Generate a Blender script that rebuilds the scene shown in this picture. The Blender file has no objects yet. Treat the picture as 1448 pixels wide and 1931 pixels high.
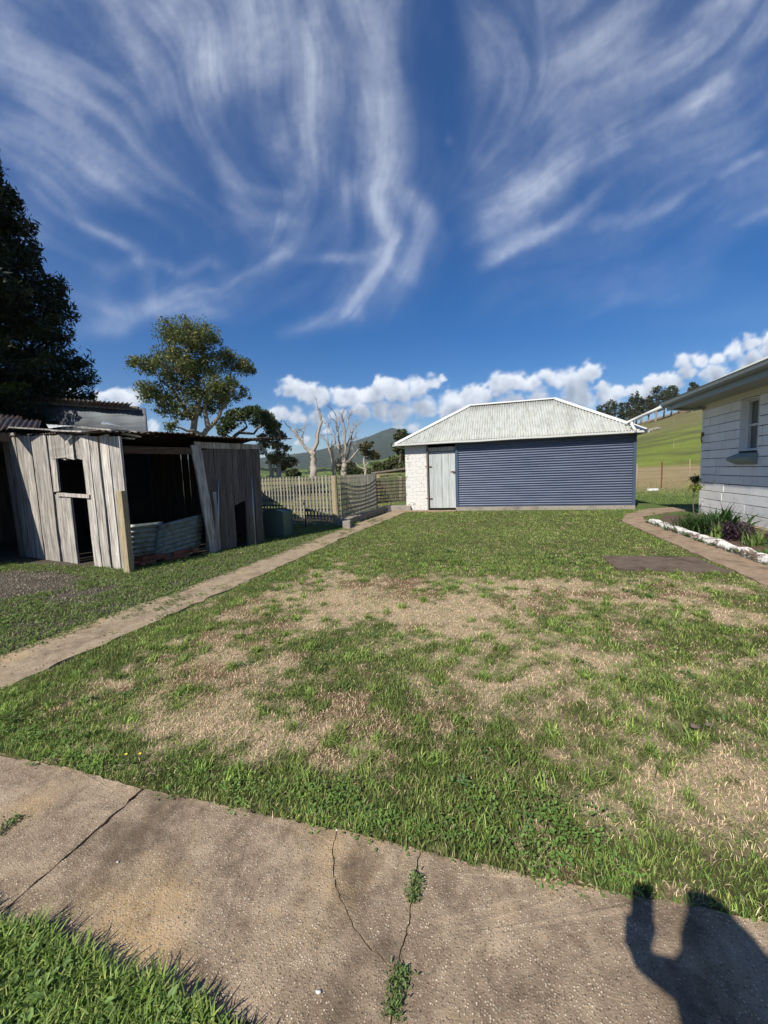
import bpy, math, random
import numpy as np
from mathutils import Vector, Matrix
random.seed(7); RS = np.random.RandomState(11)
sc = bpy.context.scene
COL = sc.collection
V = Vector
# ------------------------------------------------------------------ camera geometry (surveyed from the photograph)
F = 745.; EYE = 1.45; YAW = math.atan(226 / 745.); ROLL = .037; PITCH = math.atan(74 / F)
fh = np.array([-math.sin(YAW), math.cos(YAW), 0.]); XR = np.array([math.cos(YAW), math.sin(YAW), 0.])
FW = fh * math.cos(PITCH) + np.array([0, 0, -math.sin(PITCH)]); U0 = np.cross(XR, FW)
RT = math.cos(ROLL) * XR - math.sin(ROLL) * U0; UP = math.sin(ROLL) * XR + math.cos(ROLL) * U0
OO = np.array([0, 0, EYE])
def ray(x, y): return FW * F + RT * (x - 724) + UP * (965.5 - y)
def G(x, y, z=0.): r = ray(x, y); return V(OO + r * ((z - EYE) / r[2]))
def PD(x, y, d):            # point seen at photo position x,y standing d metres away (level distance)
    r = ray(x, y); return V(OO + r * (d / math.hypot(r[0], r[1])))
def onplane(x, y, A, B):    # (metres along AB, height) on the upright plane through A and B
    r = ray(x, y); d = V((B.x - A.x, B.y - A.y)); L = d.length; d /= L; n = V((-d.y, d.x))
    t = (n.x * A.x + n.y * A.y) / (n.x * r[0] + n.y * r[1]); p = OO + r * t
    return ((p[0] - A.x) * d.x + (p[1] - A.y) * d.y, p[2])
cam = bpy.data.cameras.new('camera'); cam.sensor_fit = 'VERTICAL'; cam.sensor_height = 36; cam.lens = F / 1931 * 36
cam.clip_start = .02; cam.clip_end = 60000
co = bpy.data.objects.new('camera', cam); COL.objects.link(co); sc.camera = co
co.matrix_world = Matrix(((RT[0], UP[0], -FW[0], 0), (RT[1], UP[1], -FW[1], 0), (RT[2], UP[2], -FW[2], EYE), (0, 0, 0, 1)))
# ------------------------------------------------------------------ light
sd = ray(1222, 1668); sd = sd / np.linalg.norm(sd)            # direction the sunlight travels
SUND = V(sd)
EL = math.asin(-sd[2]); AZ = math.atan2(-sd[0], -sd[1])
w = bpy.data.worlds.new('World'); sc.world = w; w.use_nodes = True
nt = w.node_tree; nt.nodes.clear()
st = nt.nodes.new('ShaderNodeTexSky'); st.sky_type = 'NISHITA'; st.sun_disc = False
st.sun_elevation = EL; st.sun_rotation = AZ; st.altitude = 300; st.air_density = 1.0; st.dust_density = .15; st.ozone_density = 3.0
hs = nt.nodes.new('ShaderNodeHueSaturation'); hs.inputs['Hue'].default_value = .510; hs.inputs['Saturation'].default_value = 1.48
bg = nt.nodes.new('ShaderNodeBackground'); bg.inputs[1].default_value = .080
wo = nt.nodes.new('ShaderNodeOutputWorld')
nt.links.new(st.outputs[0], hs.inputs['Color']); nt.links.new(hs.outputs[0], bg.inputs[0]); nt.links.new(bg.outputs[0], wo.inputs[0])
sl = bpy.data.lights.new('sun', 'SUN'); sl.energy = 5.0; sl.angle = math.radians(.53); sl.color = (1, .94, .84)
so = bpy.data.objects.new('sun', sl); COL.objects.link(so); so.rotation_euler = SUND.to_track_quat('-Z', 'Y').to_euler(); so.location = (0, -5, 20)
sc.view_settings.view_transform = 'Standard'; sc.view_settings.look = 'None'; sc.view_settings.exposure = .36; sc.view_settings.gamma = 1
sc.cycles.max_bounces = 6; sc.cycles.diffuse_bounces = 3; sc.cycles.transparent_max_bounces = 12; sc.cycles.volume_bounces = 0
sc.cycles.use_denoising = True
# ------------------------------------------------------------------ noise
def vnoise(x, y, seed=0):
    r = np.random.RandomState(seed).rand(256, 256)
    x = np.asarray(x, float); y = np.asarray(y, float)
    xi = np.floor(x).astype(int); yi = np.floor(y).astype(int); fx = x - xi; fy = y - yi
    fx = fx * fx * (3 - 2 * fx); fy = fy * fy * (3 - 2 * fy)
    a = r[yi & 255, xi & 255]; b = r[yi & 255, (xi + 1) & 255]; c = r[(yi + 1) & 255, xi & 255]; d = r[(yi + 1) & 255, (xi + 1) & 255]
    return (a * (1 - fx) + b * fx) * (1 - fy) + (c * (1 - fx) + d * fx) * fy
def fbm(x, y, seed=0, o=4, g=.5):
    s = 0; a = 1; t = 0
    for i in range(o): s = s + a * vnoise(x * 2 ** i + 17.3 * i, y * 2 ** i - 9.1 * i, seed + i); t += a; a *= g
    return s / t
def sst(x, a, b): t = np.clip((x - a) / (b - a), 0, 1); return t * t * (3 - 2 * t)
# ------------------------------------------------------------------ materials
class NM:
    def __init__(s, name, rough=.8, spec=.3, metal=0.):
        s.m = bpy.data.materials.new(name); s.m.use_nodes = True; s.nt = s.m.node_tree; s.b = s.nt.nodes['Principled BSDF']
        s.b.inputs['Roughness'].default_value = rough; s.b.inputs['Specular IOR Level'].default_value = spec; s.b.inputs['Metallic'].default_value = metal
    def n(s, t, **k):
        x = s.nt.nodes.new(t)
        for a, b in k.items(): setattr(x, a, b)
        return x
    def L(s, a, b): s.nt.links.new(a, b)
    def co(s, scale=(1, 1, 1), kind='Object', rot=(0, 0, 0)):
        c = s.n('ShaderNodeTexCoord'); m = s.n('ShaderNodeMapping'); m.inputs['Scale'].default_value = scale; m.inputs['Rotation'].default_value = rot
        s.L(c.outputs[kind], m.inputs[0]); return m.outputs[0]
    def noise(s, scale=(1, 1, 1), detail=5, rough=.55, dist=0., vec=None):
        t = s.n('ShaderNodeTexNoise'); t.inputs['Scale'].default_value = 1; t.inputs['Detail'].default_value = detail; t.inputs['Roughness'].default_value = rough; t.inputs['Distortion'].default_value = dist
        s.L(vec or s.co(scale), t.inputs['Vector']); return t.outputs['Fac']
    def vor(s, scale=(1, 1, 1), out='Distance', feat='F1', rand=1.):
        t = s.n('ShaderNodeTexVoronoi', feature=feat); t.inputs['Scale'].default_value = 1; t.inputs['Randomness'].default_value = rand
        s.L(s.co(scale), t.inputs['Vector']); return t.outputs[out]
    def ramp(s, fac, stops):
        r = s.n('ShaderNodeValToRGB'); e = r.color_ramp.elements
        while len(e) < len(stops): e.new(.5)
        for i, (p, c) in enumerate(stops): e[i].position = p; e[i].color = (*c, 1) if len(c) == 3 else c
        s.L(fac, r.inputs[0]); return r.outputs[0]
    def mr(s, fac, a, b, c=0., d=1.):
        r = s.n('ShaderNodeMapRange'); r.clamp = True
        for i, v in zip((1, 2, 3, 4), (a, b, c, d)): r.inputs[i].default_value = v
        s.L(fac, r.inputs[0]); return r.outputs[0]
    def mix(s, f, a, b, mode='MIX'):
        x = s.n('ShaderNodeMix', data_type='RGBA', blend_type=mode)
        for sock, v in ((x.inputs[0], f), (x.inputs[6], a), (x.inputs[7], b)):
            if hasattr(v, 'node'): s.L(v, sock)
            else: sock.default_value = v if isinstance(v, (int, float)) else (*v, 1)
        return x.outputs[2]
    def math(s, op, a, b=0.):
        x = s.n('ShaderNodeMath', operation=op)
        for i, v in enumerate((a, b)):
            if hasattr(v, 'node'): s.L(v, x.inputs[i])
            else: x.inputs[i].default_value = v
        return x.outputs[0]
    def attr(s, name='Col', out='Color'): a = s.n('ShaderNodeAttribute', attribute_name=name); return a.outputs[out]
    def col(s, c):
        if hasattr(c, 'node'): s.L(c, s.b.inputs['Base Color'])
        else: s.b.inputs['Base Color'].default_value = (*c, 1)
        return s
    def bump(s, h, strength=.5, dist=.01):
        b = s.n('ShaderNodeBump'); b.inputs['Strength'].default_value = strength; b.inputs['Distance'].default_value = dist
        s.L(h, b.inputs['Height']); s.L(b.outputs[0], s.b.inputs['Normal']); return s
    def rough(s, f, a, b): s.L(s.mr(f, .3, .7, a, b), s.b.inputs['Roughness']); return s
def plain(name, c, rough=.7, var=.25, scale=6, metal=0., bump=.3, bd=.004, spec=.3):
    m = NM(name, rough, spec, metal); f = m.noise((scale,) * 3, 6, .6)
    m.col(m.mix(f, tuple(x * (1 - var) for x in c), tuple(min(1, x * (1 + var)) for x in c))); m.bump(f, bump, bd); return m.m
def leafmat(name, trans=.3, rough=.5, spec=.25):
    m = NM(name, rough, spec); c = m.attr(); m.col(c)
    t = m.n('ShaderNodeBsdfTranslucent'); m.L(m.mix(1., c, (1.0, 1.15, .55), 'MULTIPLY'), t.inputs[0])
    x = m.n('ShaderNodeMixShader'); x.inputs[0].default_value = trans; m.L(m.b.outputs[0], x.inputs[1]); m.L(t.outputs[0], x.inputs[2])
    m.L(x.outputs[0], m.nt.nodes['Material Output'].inputs[0]); return m.m
MT = {}
def wood(name, lo, hi, brown, grain=(26, 26, 1.6), tintamt=1.):
    m = NM(name, .88, .15)
    g1 = m.noise(grain, 7, .65, .6); g2 = m.noise(tuple(g * 3.3 for g in grain), 4, .6); blot = m.noise((2.2, 2.2, .9), 4, .6); g3 = m.noise((11, 11, .7), 4, .6)
    c = m.mix(m.mr(g1, .3, .7), lo, hi); c = m.mix(m.mr(blot, .55, .75, 0, .55), c, brown)
    c = m.mix(m.mr(g2, .52, .7, 0, .55), c, tuple(x * .35 for x in lo)); c = m.mix(m.mr(g3, .50, .70, 0, .42), c, tuple(x * .8 for x in lo)); c = m.mix(1., c, m.attr('Tint'), 'MULTIPLY')
    m.col(c); m.bump(m.math('ADD', g1, m.math('MULTIPLY', g2, .5)), .6, .006); return m.m
MT['board'] = wood('weathered_board', (.13, .115, .10), (.72, .67, .60), (.40, .31, .22))
MT['dark_board'] = wood('dark_board', (.08, .065, .055), (.24, .21, .18), (.17, .11, .07))  # darker board colour has the shade of the barn's side wall painted in
MT['beam'] = wood('beam_wood', (.07, .045, .03), (.16, .11, .075), (.13, .06, .03), (2, 2, 20))
MT['pine'] = wood('pine_post', (.28, .22, .13), (.54, .45, .29), (.34, .26, .16))
MT['fence'] = wood('fence_slat', (.20, .19, .155), (.46, .445, .385), (.28, .28, .20))
MT['fence_dark'] = wood('fence_slat_dark', (.09, .085, .065), (.21, .20, .16), (.14, .12, .08))  # slat colour darkened to stand in for shade on rails behind the pickets
MT['post'] = wood('round_post', (.26, .21, .13), (.50, .42, .28), (.30, .30, .18), (30, 30, 1.2))
MT['black'] = plain('dark_timber', (.025, .02, .017), .95)
# galvanised iron
def iron(name, c, c2, rust, rustamt, scale=(3, 3, 3), rough=.55, metal=.35):
    m = NM(name, rough, .4, metal); f = m.noise(scale, 6, .65, .3); f2 = m.noise(tuple(s * 4 for s in scale), 5, .6)
    cc = m.mix(m.mr(f2, .35, .65), c, c2); cc = m.mix(m.mr(f, .62 - rustamt * .35, .72 - rustamt * .3), cc, rust); m.col(cc); m.bump(f2, .2, .003)
    return m.m
MT['iron_grey'] = iron('old_galvanised_iron', (.20, .23, .25), (.34, .37, .38), (.16, .12, .10), .15)
MT['iron_green'] = iron('greenish_galvanised_iron', (.15, .175, .15), (.26, .29, .25), (.14, .10, .07), .2)
MT['iron_rust'] = iron('rusty_iron', (.05, .042, .038), (.12, .105, .095), (.065, .035, .022), .5)
MT['iron_light'] = iron('pale_iron', (.5, .52, .52), (.75, .76, .74), (.32, .26, .2), .1, rough=.4)
m = NM('grey_tin_wall', .6, .4, .3); f = m.noise((.6, .6, 9), 6, .65, .4); f2 = m.noise((1.4, 1.4, 2.5), 5, .6)
c = m.mix(m.mr(f, .3, .7), (.045, .053, .062), (.11, .123, .137)); c = m.mix(m.mr(f2, .58, .75, 0, .6), c, (.12, .105, .09)); m.col(c); m.bump(f, .3, .01); MT['tin'] = m.m  # sheet colour lowered so the tin wall looks shaded even in sun
# white painted roof
m = NM('painted_iron_roof', .5, .35, .0)
f = m.noise((26, 2.4, 2.4), 6, .7, .25); f2 = m.noise((7, .8, .8), 5, .6); f3 = m.noise((60, 9, 9), 3, .6)
c = m.mix(m.mr(f2, .3, .7), (.40, .415, .38), (.54, .55, .515))
c = m.mix(m.mr(f, .50, .60, 0, .75), c, (.26, .275, .225)); c = m.mix(m.mr(f3, .6, .75, 0, .5), c, (.22, .20, .15))
c = m.mix(m.mr(f2, .52, .66, 0, .5), c, (.30, .28, .21)); f5 = m.noise((2.2, .5, .5), 5, .7); c = m.mix(m.mr(f5, .52, .66, 0, .45), c, (.25, .245, .20)); m.col(c); m.bump(f, .15, .003); MT['roof'] = m.m
m = NM('white_paint_trim', .55, .35); f = m.noise((9, 9, 9), 6, .7); m.col(m.mix(m.mr(f, .58, .7, 0, .7), (.62, .62, .59), (.36, .32, .26))); m.bump(f, .2, .003); MT['white'] = m.m
# blue-grey cladding
m = NM('slate_blue_steel', .38, .5, .1); f = m.mr(m.noise((.8, .8, 9), 6, .7), .35, .65); f2 = m.noise((50, 50, 3), 3, .6)
m.col(m.mix(f, (.105, .13, .195), (.165, .195, .265))); m.rough(f2, .3, .45); MT['blue'] = m.m
MT['darkblue'] = plain('slate_blue_trim', (.07, .095, .15), .4, .12, 5, .1, .05)
# whitewashed stone (shed)
m = NM('whitewashed_stone', .85, .2)
bt = m.n('ShaderNodeTexBrick'); wv = m.n('ShaderNodeVectorMath', operation='ADD'); nz = m.n('ShaderNodeTexNoise'); nz.inputs['Scale'].default_value = 5; nz.inputs['Detail'].default_value = 4
sw = m.n('ShaderNodeSeparateXYZ'); cb = m.n('ShaderNodeCombineXYZ'); tc = m.n('ShaderNodeTexCoord'); m.L(tc.outputs['Object'], sw.inputs[0])
m.L(m.math('ADD', sw.outputs[0], sw.outputs[1]), cb.inputs[0]); m.L(sw.outputs[2], cb.inputs[1]); m.L(tc.outputs['Object'], nz.inputs['Vector'])
sc_ = m.n('ShaderNodeVectorMath', operation='SCALE'); sc_.inputs['Scale'].default_value = .20; m.L(nz.outputs['Color'], sc_.inputs[0]); m.L(cb.outputs[0], wv.inputs[0]); m.L(sc_.outputs[0], wv.inputs[1]); m.L(wv.outputs[0], bt.inputs['Vector'])
for k, v in (('Scale', 1.), ('Mortar Size', .007), ('Mortar Smooth', .6), ('Brick Width', .27), ('Row Height', .135)): bt.inputs[k].default_value = v
f = m.noise((5, 5, 6), 6, .7); f2 = m.noise((1.5, 1.5, 1.3), 3, .5); f3 = m.noise((16, 16, 16), 4, .6)
peel = m.mr(m.math('ADD', m.math('ADD', f, m.math('MULTIPLY', f3, .35)), m.math('MULTIPLY', f2, .5)), 1.0, 1.06)
c = m.mix(m.math('MULTIPLY', bt.outputs['Fac'], m.mr(f3, .48, .60)), (.66, .655, .62), (.36, .33, .27)); c = m.mix(m.math('MULTIPLY', peel, .85), c, (.30, .26, .20))
m.col(c); m.bump(m.math('SUBTRACT', m.math('MULTIPLY', f, .8), bt.outputs['Fac']), .5, .02); MT['stone_white'] = m.m
m = NM('painted_block', .8, .2); dirt_ = None; f = m.noise((4, 4, 4), 6, .7); f2 = m.noise((18, 18, 18), 5, .65); f4 = m.noise((3, 3, .6), 5, .6)
c = m.mix(m.mr(f4, .35, .7), (.80, .80, .775), (.88, .87, .83)); c = m.mix(m.mr(f, .56, .70, 0, .6), c, (.50, .46, .39)); c = m.mix(1., c, m.attr('Tint'), 'MULTIPLY'); m.col(c); m.bump(m.math('ADD', f, f2), .7, .012); MT['block'] = m.m
MT['mortar'] = plain('dark_mortar', (.06, .055, .05), .95)
MT['cream'] = plain('cream_frieze', (.66, .63, .50), .8, .08, 3, 0, .3, .01)
MT['gutter'] = plain('grey_green_gutter', (.20, .225, .21), .5, .2, 8, 0, .1, .002)
MT['fascia'] = plain('pale_green_fascia', (.27, .315, .30), .6, .15, 8, 0, .1, .002)
MT['sill'] = plain('green_painted_sill', (.22, .28, .26), .6, .15, 10, 0, .3, .004)
MT['soffit'] = plain('soffit_boards', (.30, .32, .28), .7, .15, 5)
m = NM('window_pane', .06, .6); m.col((.10, .105, .10)); m.b.inputs['Coat Weight'].default_value = .5; MT['glass'] = m.m
# grey-blue door
m = NM('door_paint', .7, .25); f = m.noise((22, 22, 1.6), 6, .7); f2 = m.noise((2, 2, 3), 4, .6)
c = m.mix(m.mr(f, .35, .65), (.36, .39, .39), (.56, .585, .575)); c = m.mix(m.mr(f2, .55, .75, 0, .4), c, (.50, .50, .42)); c = m.mix(1., c, m.attr('Tint'), 'MULTIPLY'); m.col(c); m.bump(f, .3, .003); MT['door'] = m.m
MT['rust'] = plain('rusty_metal', (.16, .07, .04), .85, .4, 30)
MT['metal'] = plain('dull_metal', (.42, .44, .46), .4, .15, 20, .7, .1)
# concretes
def concrete(name, c1, c2, stone, warm, s=1., agg=.5, vs=95):
    m = NM(name, .9, .2); big = m.noise((1.6 * s, 1.6 * s, 1.6), 5, .6); med = m.noise((9, 9, 9), 6, .7); fine = m.noise((160, 160, 160), 4, .7)
    v = m.vor((vs, vs, vs)); vc = m.vor((vs, vs, vs), 'Color')
    c = m.mix(m.mr(med, .3, .7), c1, c2); c = m.mix(m.mr(big, .52, .68, 0, .6), c, warm)
    sp = m.n('ShaderNodeSeparateColor'); m.L(vc, sp.inputs[0])
    isst = m.math('MULTIPLY', m.mr(v, .42, .30), m.mr(m.math('MULTIPLY', sp.outputs[0], m.mr(m.noise((5.5, 5.5, 5.5), 5, .65), .35, .62, .55, 1.1)), .42, .55))
    c = m.mix(m.math('MULTIPLY', isst, agg), c, m.mix(sp.outputs[1], stone, tuple(x * .55 for x in stone)))
    wear = m.mr(m.noise((5.5 * s, 5.5 * s, 5.5), 5, .65), .42, .58, .15, 1.)
    dk = m.math('MULTIPLY', m.mr(v, .45, .25), m.mr(sp.outputs[0], .28, .18)); c = m.mix(m.math('MULTIPLY', dk, .7), c, (.05, .042, .035))
    c = m.mix(m.mr(fine, .55, .75, 0, .5), c, tuple(x * .4 for x in c1)); c = m.mix(m.mr(m.noise((3.1, 3.1, 3.1), 6, .7), .50, .66, 0, .75), c, tuple(x * .55 for x in c1))
    m.col(c); m.bump(m.math('ADD', m.math('ADD', m.math('MULTIPLY', isst, .6), m.math('MULTIPLY', fine, .8)), m.math('MULTIPLY', med, 1.2)), .85, .008); return m.m
MT['slab'] = concrete('exposed_aggregate_concrete', (.19, .14, .092), (.48, .365, .25), (.80, .67, .49), (.58, .40, .20), 1.3, 1., 135)
MT['path'] = concrete('sandy_concrete', (.27, .205, .135), (.46, .365, .245), (.62, .52, .38), (.50, .36, .20), 1.3, .6, 110)
MT['path_r'] = concrete('reddish_concrete', (.25, .18, .12), (.42, .315, .215), (.50, .42, .33), (.36, .23, .15), 1., .3)
MT['pad'] = concrete('dark_concrete', (.10, .072, .052), (.20, .15, .11), (.45, .42, .38), (.14, .12, .105), 1.6, .4)
MT['foot'] = concrete('grey_footing', (.26, .235, .20), (.38, .35, .30), (.5, .46, .4), (.35, .28, .21), 1., .4)
m = NM('peeling_white_kerb', .85, .2); f = m.noise((9, 5, 9), 6, .75, .5); m.col(m.mix(m.mr(f, .50, .56), (.78, .76, .70), (.20, .14, .11))); m.bump(f, .8, .02); MT['kerb'] = m.m
MT['block_stone'] = plain('old_stone', (.24, .22, .18), .9, .4, 9, 0, .8, .02)
MT['brick'] = plain('red_brick_rubble', (.26, .10, .06), .9, .4, 14, 0, .6, .01)
# ground
m = NM('lawn_soil', .95, .1); f = m.noise((60, 60, 60), 6, .75); f2 = m.noise((13, 13, 13), 5, .6)
c = m.mix(1., m.attr(), m.mix(m.mr(f, .3, .7), (.45, .45, .45), (1.35, 1.35, 1.35)), 'MULTIPLY'); m.col(c); m.bump(m.math('ADD', f, f2), .9, .02); MT['lawn_soil'] = m.m
m = NM('terrain', .95, .1); f = m.noise((.9, .9, .9), 8, .75); f2 = m.noise((.05, .05, .05), 5, .6); f3 = m.noise((30, 30, 30), 5, .7)
c = m.mix(1., m.attr(), m.mix(m.mr(m.math('ADD', m.math('MULTIPLY', f, .6), m.math('MULTIPLY', f3, .4)), .3, .7), (.6, .62, .6), (1.35, 1.3, 1.3)), 'MULTIPLY'); m.col(c); m.bump(m.math('ADD', f, f3), .8, .04); MT['terrain'] = m.m
m = NM('forest_slope', 1., .0); f = m.noise((.012, .012, .012), 8, .75); f2 = m.vor((.05, .05, .05))
c = m.mix(1., m.attr(), m.mix(m.mr(m.math('ADD', f, m.math('MULTIPLY', f2, .25)), .4, .8), (.45, .5, .5), (1.5, 1.5, 1.4)), 'MULTIPLY'); m.col(c); m.bump(m.math('ADD', f, m.math('MULTIPLY', f2, .5)), 1., 25); MT['forest'] = m.m
m = NM('gravel_soil', .95, .15); v = m.vor((55, 55, 55)); vc = m.vor((55, 55, 55), 'Color'); f = m.noise((3, 3, 3), 6, .7); f3 = m.noise((70, 70, 70), 4, .7)
sp = m.n('ShaderNodeSeparateColor'); m.L(vc, sp.inputs[0])
c = m.mix(m.mr(f, .35, .65), (.10, .085, .06), (.20, .17, .125)); c = m.mix(m.math('MULTIPLY', m.mr(v, .45, .2), m.mr(sp.outputs[0], .2, .9)), c, (.36, .34, .31)); c = m.mix(m.mr(f3, .45, .62, 0, .8), c, (.05, .04, .03))
m.col(c); m.bump(m.math('SUBTRACT', f3, v), 1., .03); MT['gravel'] = m.m
MT['bed'] = plain('bed_soil', (.11, .07, .05), .95, .5, 25, 0, .9, .02)
MT['bark'] = plain('pale_bark', (.26, .215, .175), .85, .45, 2.5, 0, .5, .03)
MT['bark_dark'] = plain('dark_bark', (.13, .10, .08), .9, .4, 3, 0, .6, .03)
MT['dead'] = plain('bleached_dead_wood', (.36, .31, .26), .85, .4, 1.6, 0, .5, .03)
MT['leaf'] = leafmat('leaves', .22); MT['grass'] = leafmat('grass_blades', .28, .55, .2)
MT['plastic'] = plain('dull_green_plastic', (.10, .15, .115), .5, .15, 6, 0, .1)
# ------------------------------------------------------------------ mesh building
def tag(o, label=None, cat=None, group=None, kind=None):
    for k, v in (('label', label), ('category', cat), ('group', group), ('kind', kind)):
        if v: o[k] = v
    return o
def thing(name, loc, label, cat, group=None):
    o = bpy.data.objects.new(name, None); COL.objects.link(o); o.location = loc; o.empty_display_size = .2; return tag(o, label, cat, group)
class MB:
    def __init__(s): s.v = []; s.f = []; s.t = []; s.tint = 1.
    def add(s, vs, fs, tint=None):
        o = len(s.v); s.v += [tuple(v) for v in vs]; s.f += [tuple(i + o for i in f) for f in fs]
        t = s.tint if tint is None else tint; s.t += [t] * len(vs); return s
    def box(s, c, sz, rz=0., M=None, tint=None):
        M = M or Matrix.Rotation(rz, 3, 'Z'); c = V(c); h = V(sz) / 2
        vs = [c + M @ V((x * h.x, y * h.y, z * h.z)) for x in (-1, 1) for y in (-1, 1) for z in (-1, 1)]
        return s.add(vs, [(0, 1, 3, 2), (4, 6, 7, 5), (0, 4, 5, 1), (2, 3, 7, 6), (0, 2, 6, 4), (1, 5, 7, 3)], tint)
    def bar(s, a, b, w, t, up=(0, 0, 1), tint=None):      # rectangular bar from a to b; w across, t along 'up'
        a = V(a); b = V(b); d = (b - a).normalized(); sd_ = d.cross(V(up))
        if sd_.length < 1e-4: sd_ = d.cross(V((0, 1, 0)))
        sd_.normalize(); u = sd_.cross(d); vs = []
        for p in (a, b):
            for i, j in ((-1, -1), (1, -1), (1, 1), (-1, 1)): vs.append(p + sd_ * i * w / 2 + u * j * t / 2)
        return s.add(vs, [(0, 1, 2, 3), (7, 6, 5, 4), (0, 4, 5, 1), (1, 5, 6, 2), (2, 6, 7, 3), (3, 7, 4, 0)], tint)
    def board(s, b, t, wd, nrm, w0, w1, th, seg=8, jit=.004, tint=None, ragged=.0):
        b = V(b); t = V(t); wd = V(wd).normalized(); nrm = V(nrm).normalized(); vs = []; fs = []; wob = random.uniform(-.008, .008)
        for i in range(seg + 1):
            k = i / seg; c = b.lerp(t, k) + wd * wob * math.sin(k * 3.1) + nrm * random.uniform(-jit, jit) * .6; w_ = (w0 * (1 - k) + w1 * k) / 2
            l = c - wd * (w_ + random.uniform(-jit, jit)); r = c + wd * (w_ + random.uniform(-jit, jit))
            if i in (0, seg):
                ax = (t - b).normalized() * (1 if i else -1); l += ax * random.uniform(-ragged, ragged); r += ax * random.uniform(-ragged, ragged)
            vs += [l + nrm * th / 2, r + nrm * th / 2, r - nrm * th / 2, l - nrm * th / 2]
        for i in range(seg):
            o = i * 4
            for j in range(4): fs.append((o + j, o + (j + 1) % 4, o + 4 + (j + 1) % 4, o + 4 + j))
        fs += [(3, 2, 1, 0), (seg * 4, seg * 4 + 1, seg * 4 + 2, seg * 4 + 3)]
        return s.add(vs, fs, tint)
    def tube(s, pts, rad, n=8, cap=True, tint=None):
        pts = [V(p) for p in pts]; vs = []; fs = []; prev = None
        if not hasattr(rad, '__len__'): rad = [rad] * len(pts)
        for i, p in enumerate(pts):
            d = (pts[min(i + 1, len(pts) - 1)] - pts[max(i - 1, 0)]).normalized()
            if prev is None: a = d.orthogonal().normalized()
            else:
                a = prev - d * prev.dot(d)
                a = a.normalized() if a.length > 1e-5 else d.orthogonal().normalized()
            prev = a; b = d.cross(a)
            for k in range(n): q = 2 * math.pi * k / n; vs.append(p + (a * math.cos(q) + b * math.sin(q)) * rad[i])
        for i in range(len(pts) - 1):
            for k in range(n): fs.append((i * n + k, i * n + (k + 1) % n, (i + 1) * n + (k + 1) % n, (i + 1) * n + k))
        if cap: fs += [tuple(range(n))[::-1], tuple(range((len(pts) - 1) * n, len(pts) * n))]
        return s.add(vs, fs, tint)
    def sheet(s, O, A, B, n=None, pitch=.076, amp=.009, nb=1, along='A', th=.0, bend=None):
        # corrugated sheet: corner O, edges A and B; ridges repeat across 'A' and run along B
        O = V(O); A = V(A); B = V(B); nn = A.cross(B).normalized(); na = max(4, int(A.length / pitch * 6)); vs = []; fs = []
        for i in range(na + 1):
            for j in range(nb + 1):
                p = O + A * (i / na) + B * (j / nb) + nn * amp * math.sin(i / 6 * 2 * math.pi)
                if bend: p = p + nn * bend(i / na, j / nb)
                vs.append(p)
        for i in range(na):
            for j in range(nb): a = i * (nb + 1) + j; fs.append((a, a + nb + 1, a + nb + 2, a + 1))
        return s.add(vs, fs)
    def build(s, name, mat, parent=None, smooth=False, bevel=0., solid=0.):
        me = bpy.data.meshes.new(name); base = V(parent.location) if parent else V((0, 0, 0))
        if parent and parent.parent: base = base + V(parent.parent.location)
        me.from_pydata([tuple(V(v) - base) for v in s.v], [], s.f); me.materials.append(MT[mat] if isinstance(mat, str) else mat)
        ca = me.color_attributes.new('Tint', 'FLOAT_COLOR', 'POINT'); arr = np.ones((len(s.v), 4), np.float32)
        for i, t in enumerate(s.t): arr[i, :3] = t
        ca.data.foreach_set('color', arr.ravel())
        if smooth: me.polygons.foreach_set('use_smooth', [True] * len(me.polygons))
        o = bpy.data.objects.new(name, me); COL.objects.link(o)
        if parent: o.parent = parent
        if bevel: b = o.modifiers.new('bevel', 'BEVEL'); b.width = bevel; b.segments = 2; b.limit_method = 'ANGLE'
        if solid: b = o.modifiers.new('solidify', 'SOLIDIFY'); b.thickness = solid; b.offset = 0
        return o
def arrmesh(name, vs, faces, mat, col=None, parent=None, smooth=False):
    # fast mesh: vs (n,3), faces list of int arrays (m,k)
    me = bpy.data.meshes.new(name); base = np.array(parent.location if parent else (0, 0, 0)); vs = np.asarray(vs, np.float32) - base.astype(np.float32)
    me.vertices.add(len(vs)); me.vertices.foreach_set('co', vs.ravel())
    tot = sum(f.size for f in faces); npoly = sum(len(f) for f in faces)
    me.loops.add(tot); me.polygons.add(npoly)
    me.loops.foreach_set('vertex_index', np.concatenate([f.ravel() for f in faces]).astype(np.int32))
    starts = []; o = 0
    for f in faces: starts.append(o + np.arange(len(f)) * f.shape[1]); o += f.size
    me.polygons.foreach_set('loop_start', np.concatenate(starts).astype(np.int32))
    me.update(calc_edges=True)
    if smooth: me.polygons.foreach_set('use_smooth', np.ones(npoly, bool))
    if col is not None:
        ca = me.color_attributes.new('Col', 'FLOAT_COLOR', 'POINT'); a = np.ones((len(vs), 4), np.float32); a[:, :col.shape[1]] = col; ca.data.foreach_set('color', a.ravel())
    me.materials.append(MT[mat] if isinstance(mat, str) else mat)
    ob = bpy.data.objects.new(name, me); COL.objects.link(ob)
    if parent: ob.parent = parent
    return ob
def gridmesh(name, X, Y, Z, mat, col):
    n, m_ = X.shape; vs = np.stack([X, Y, Z], -1).reshape(-1, 3); i = np.arange(n - 1)[:, None] * m_ + np.arange(m_ - 1)[None]
    q = np.stack([i, i + m_, i + m_ + 1, i + 1], -1).reshape(-1, 4); return arrmesh(name, vs, [q], mat, col.reshape(-1, col.shape[-1]), smooth=True)

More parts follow.
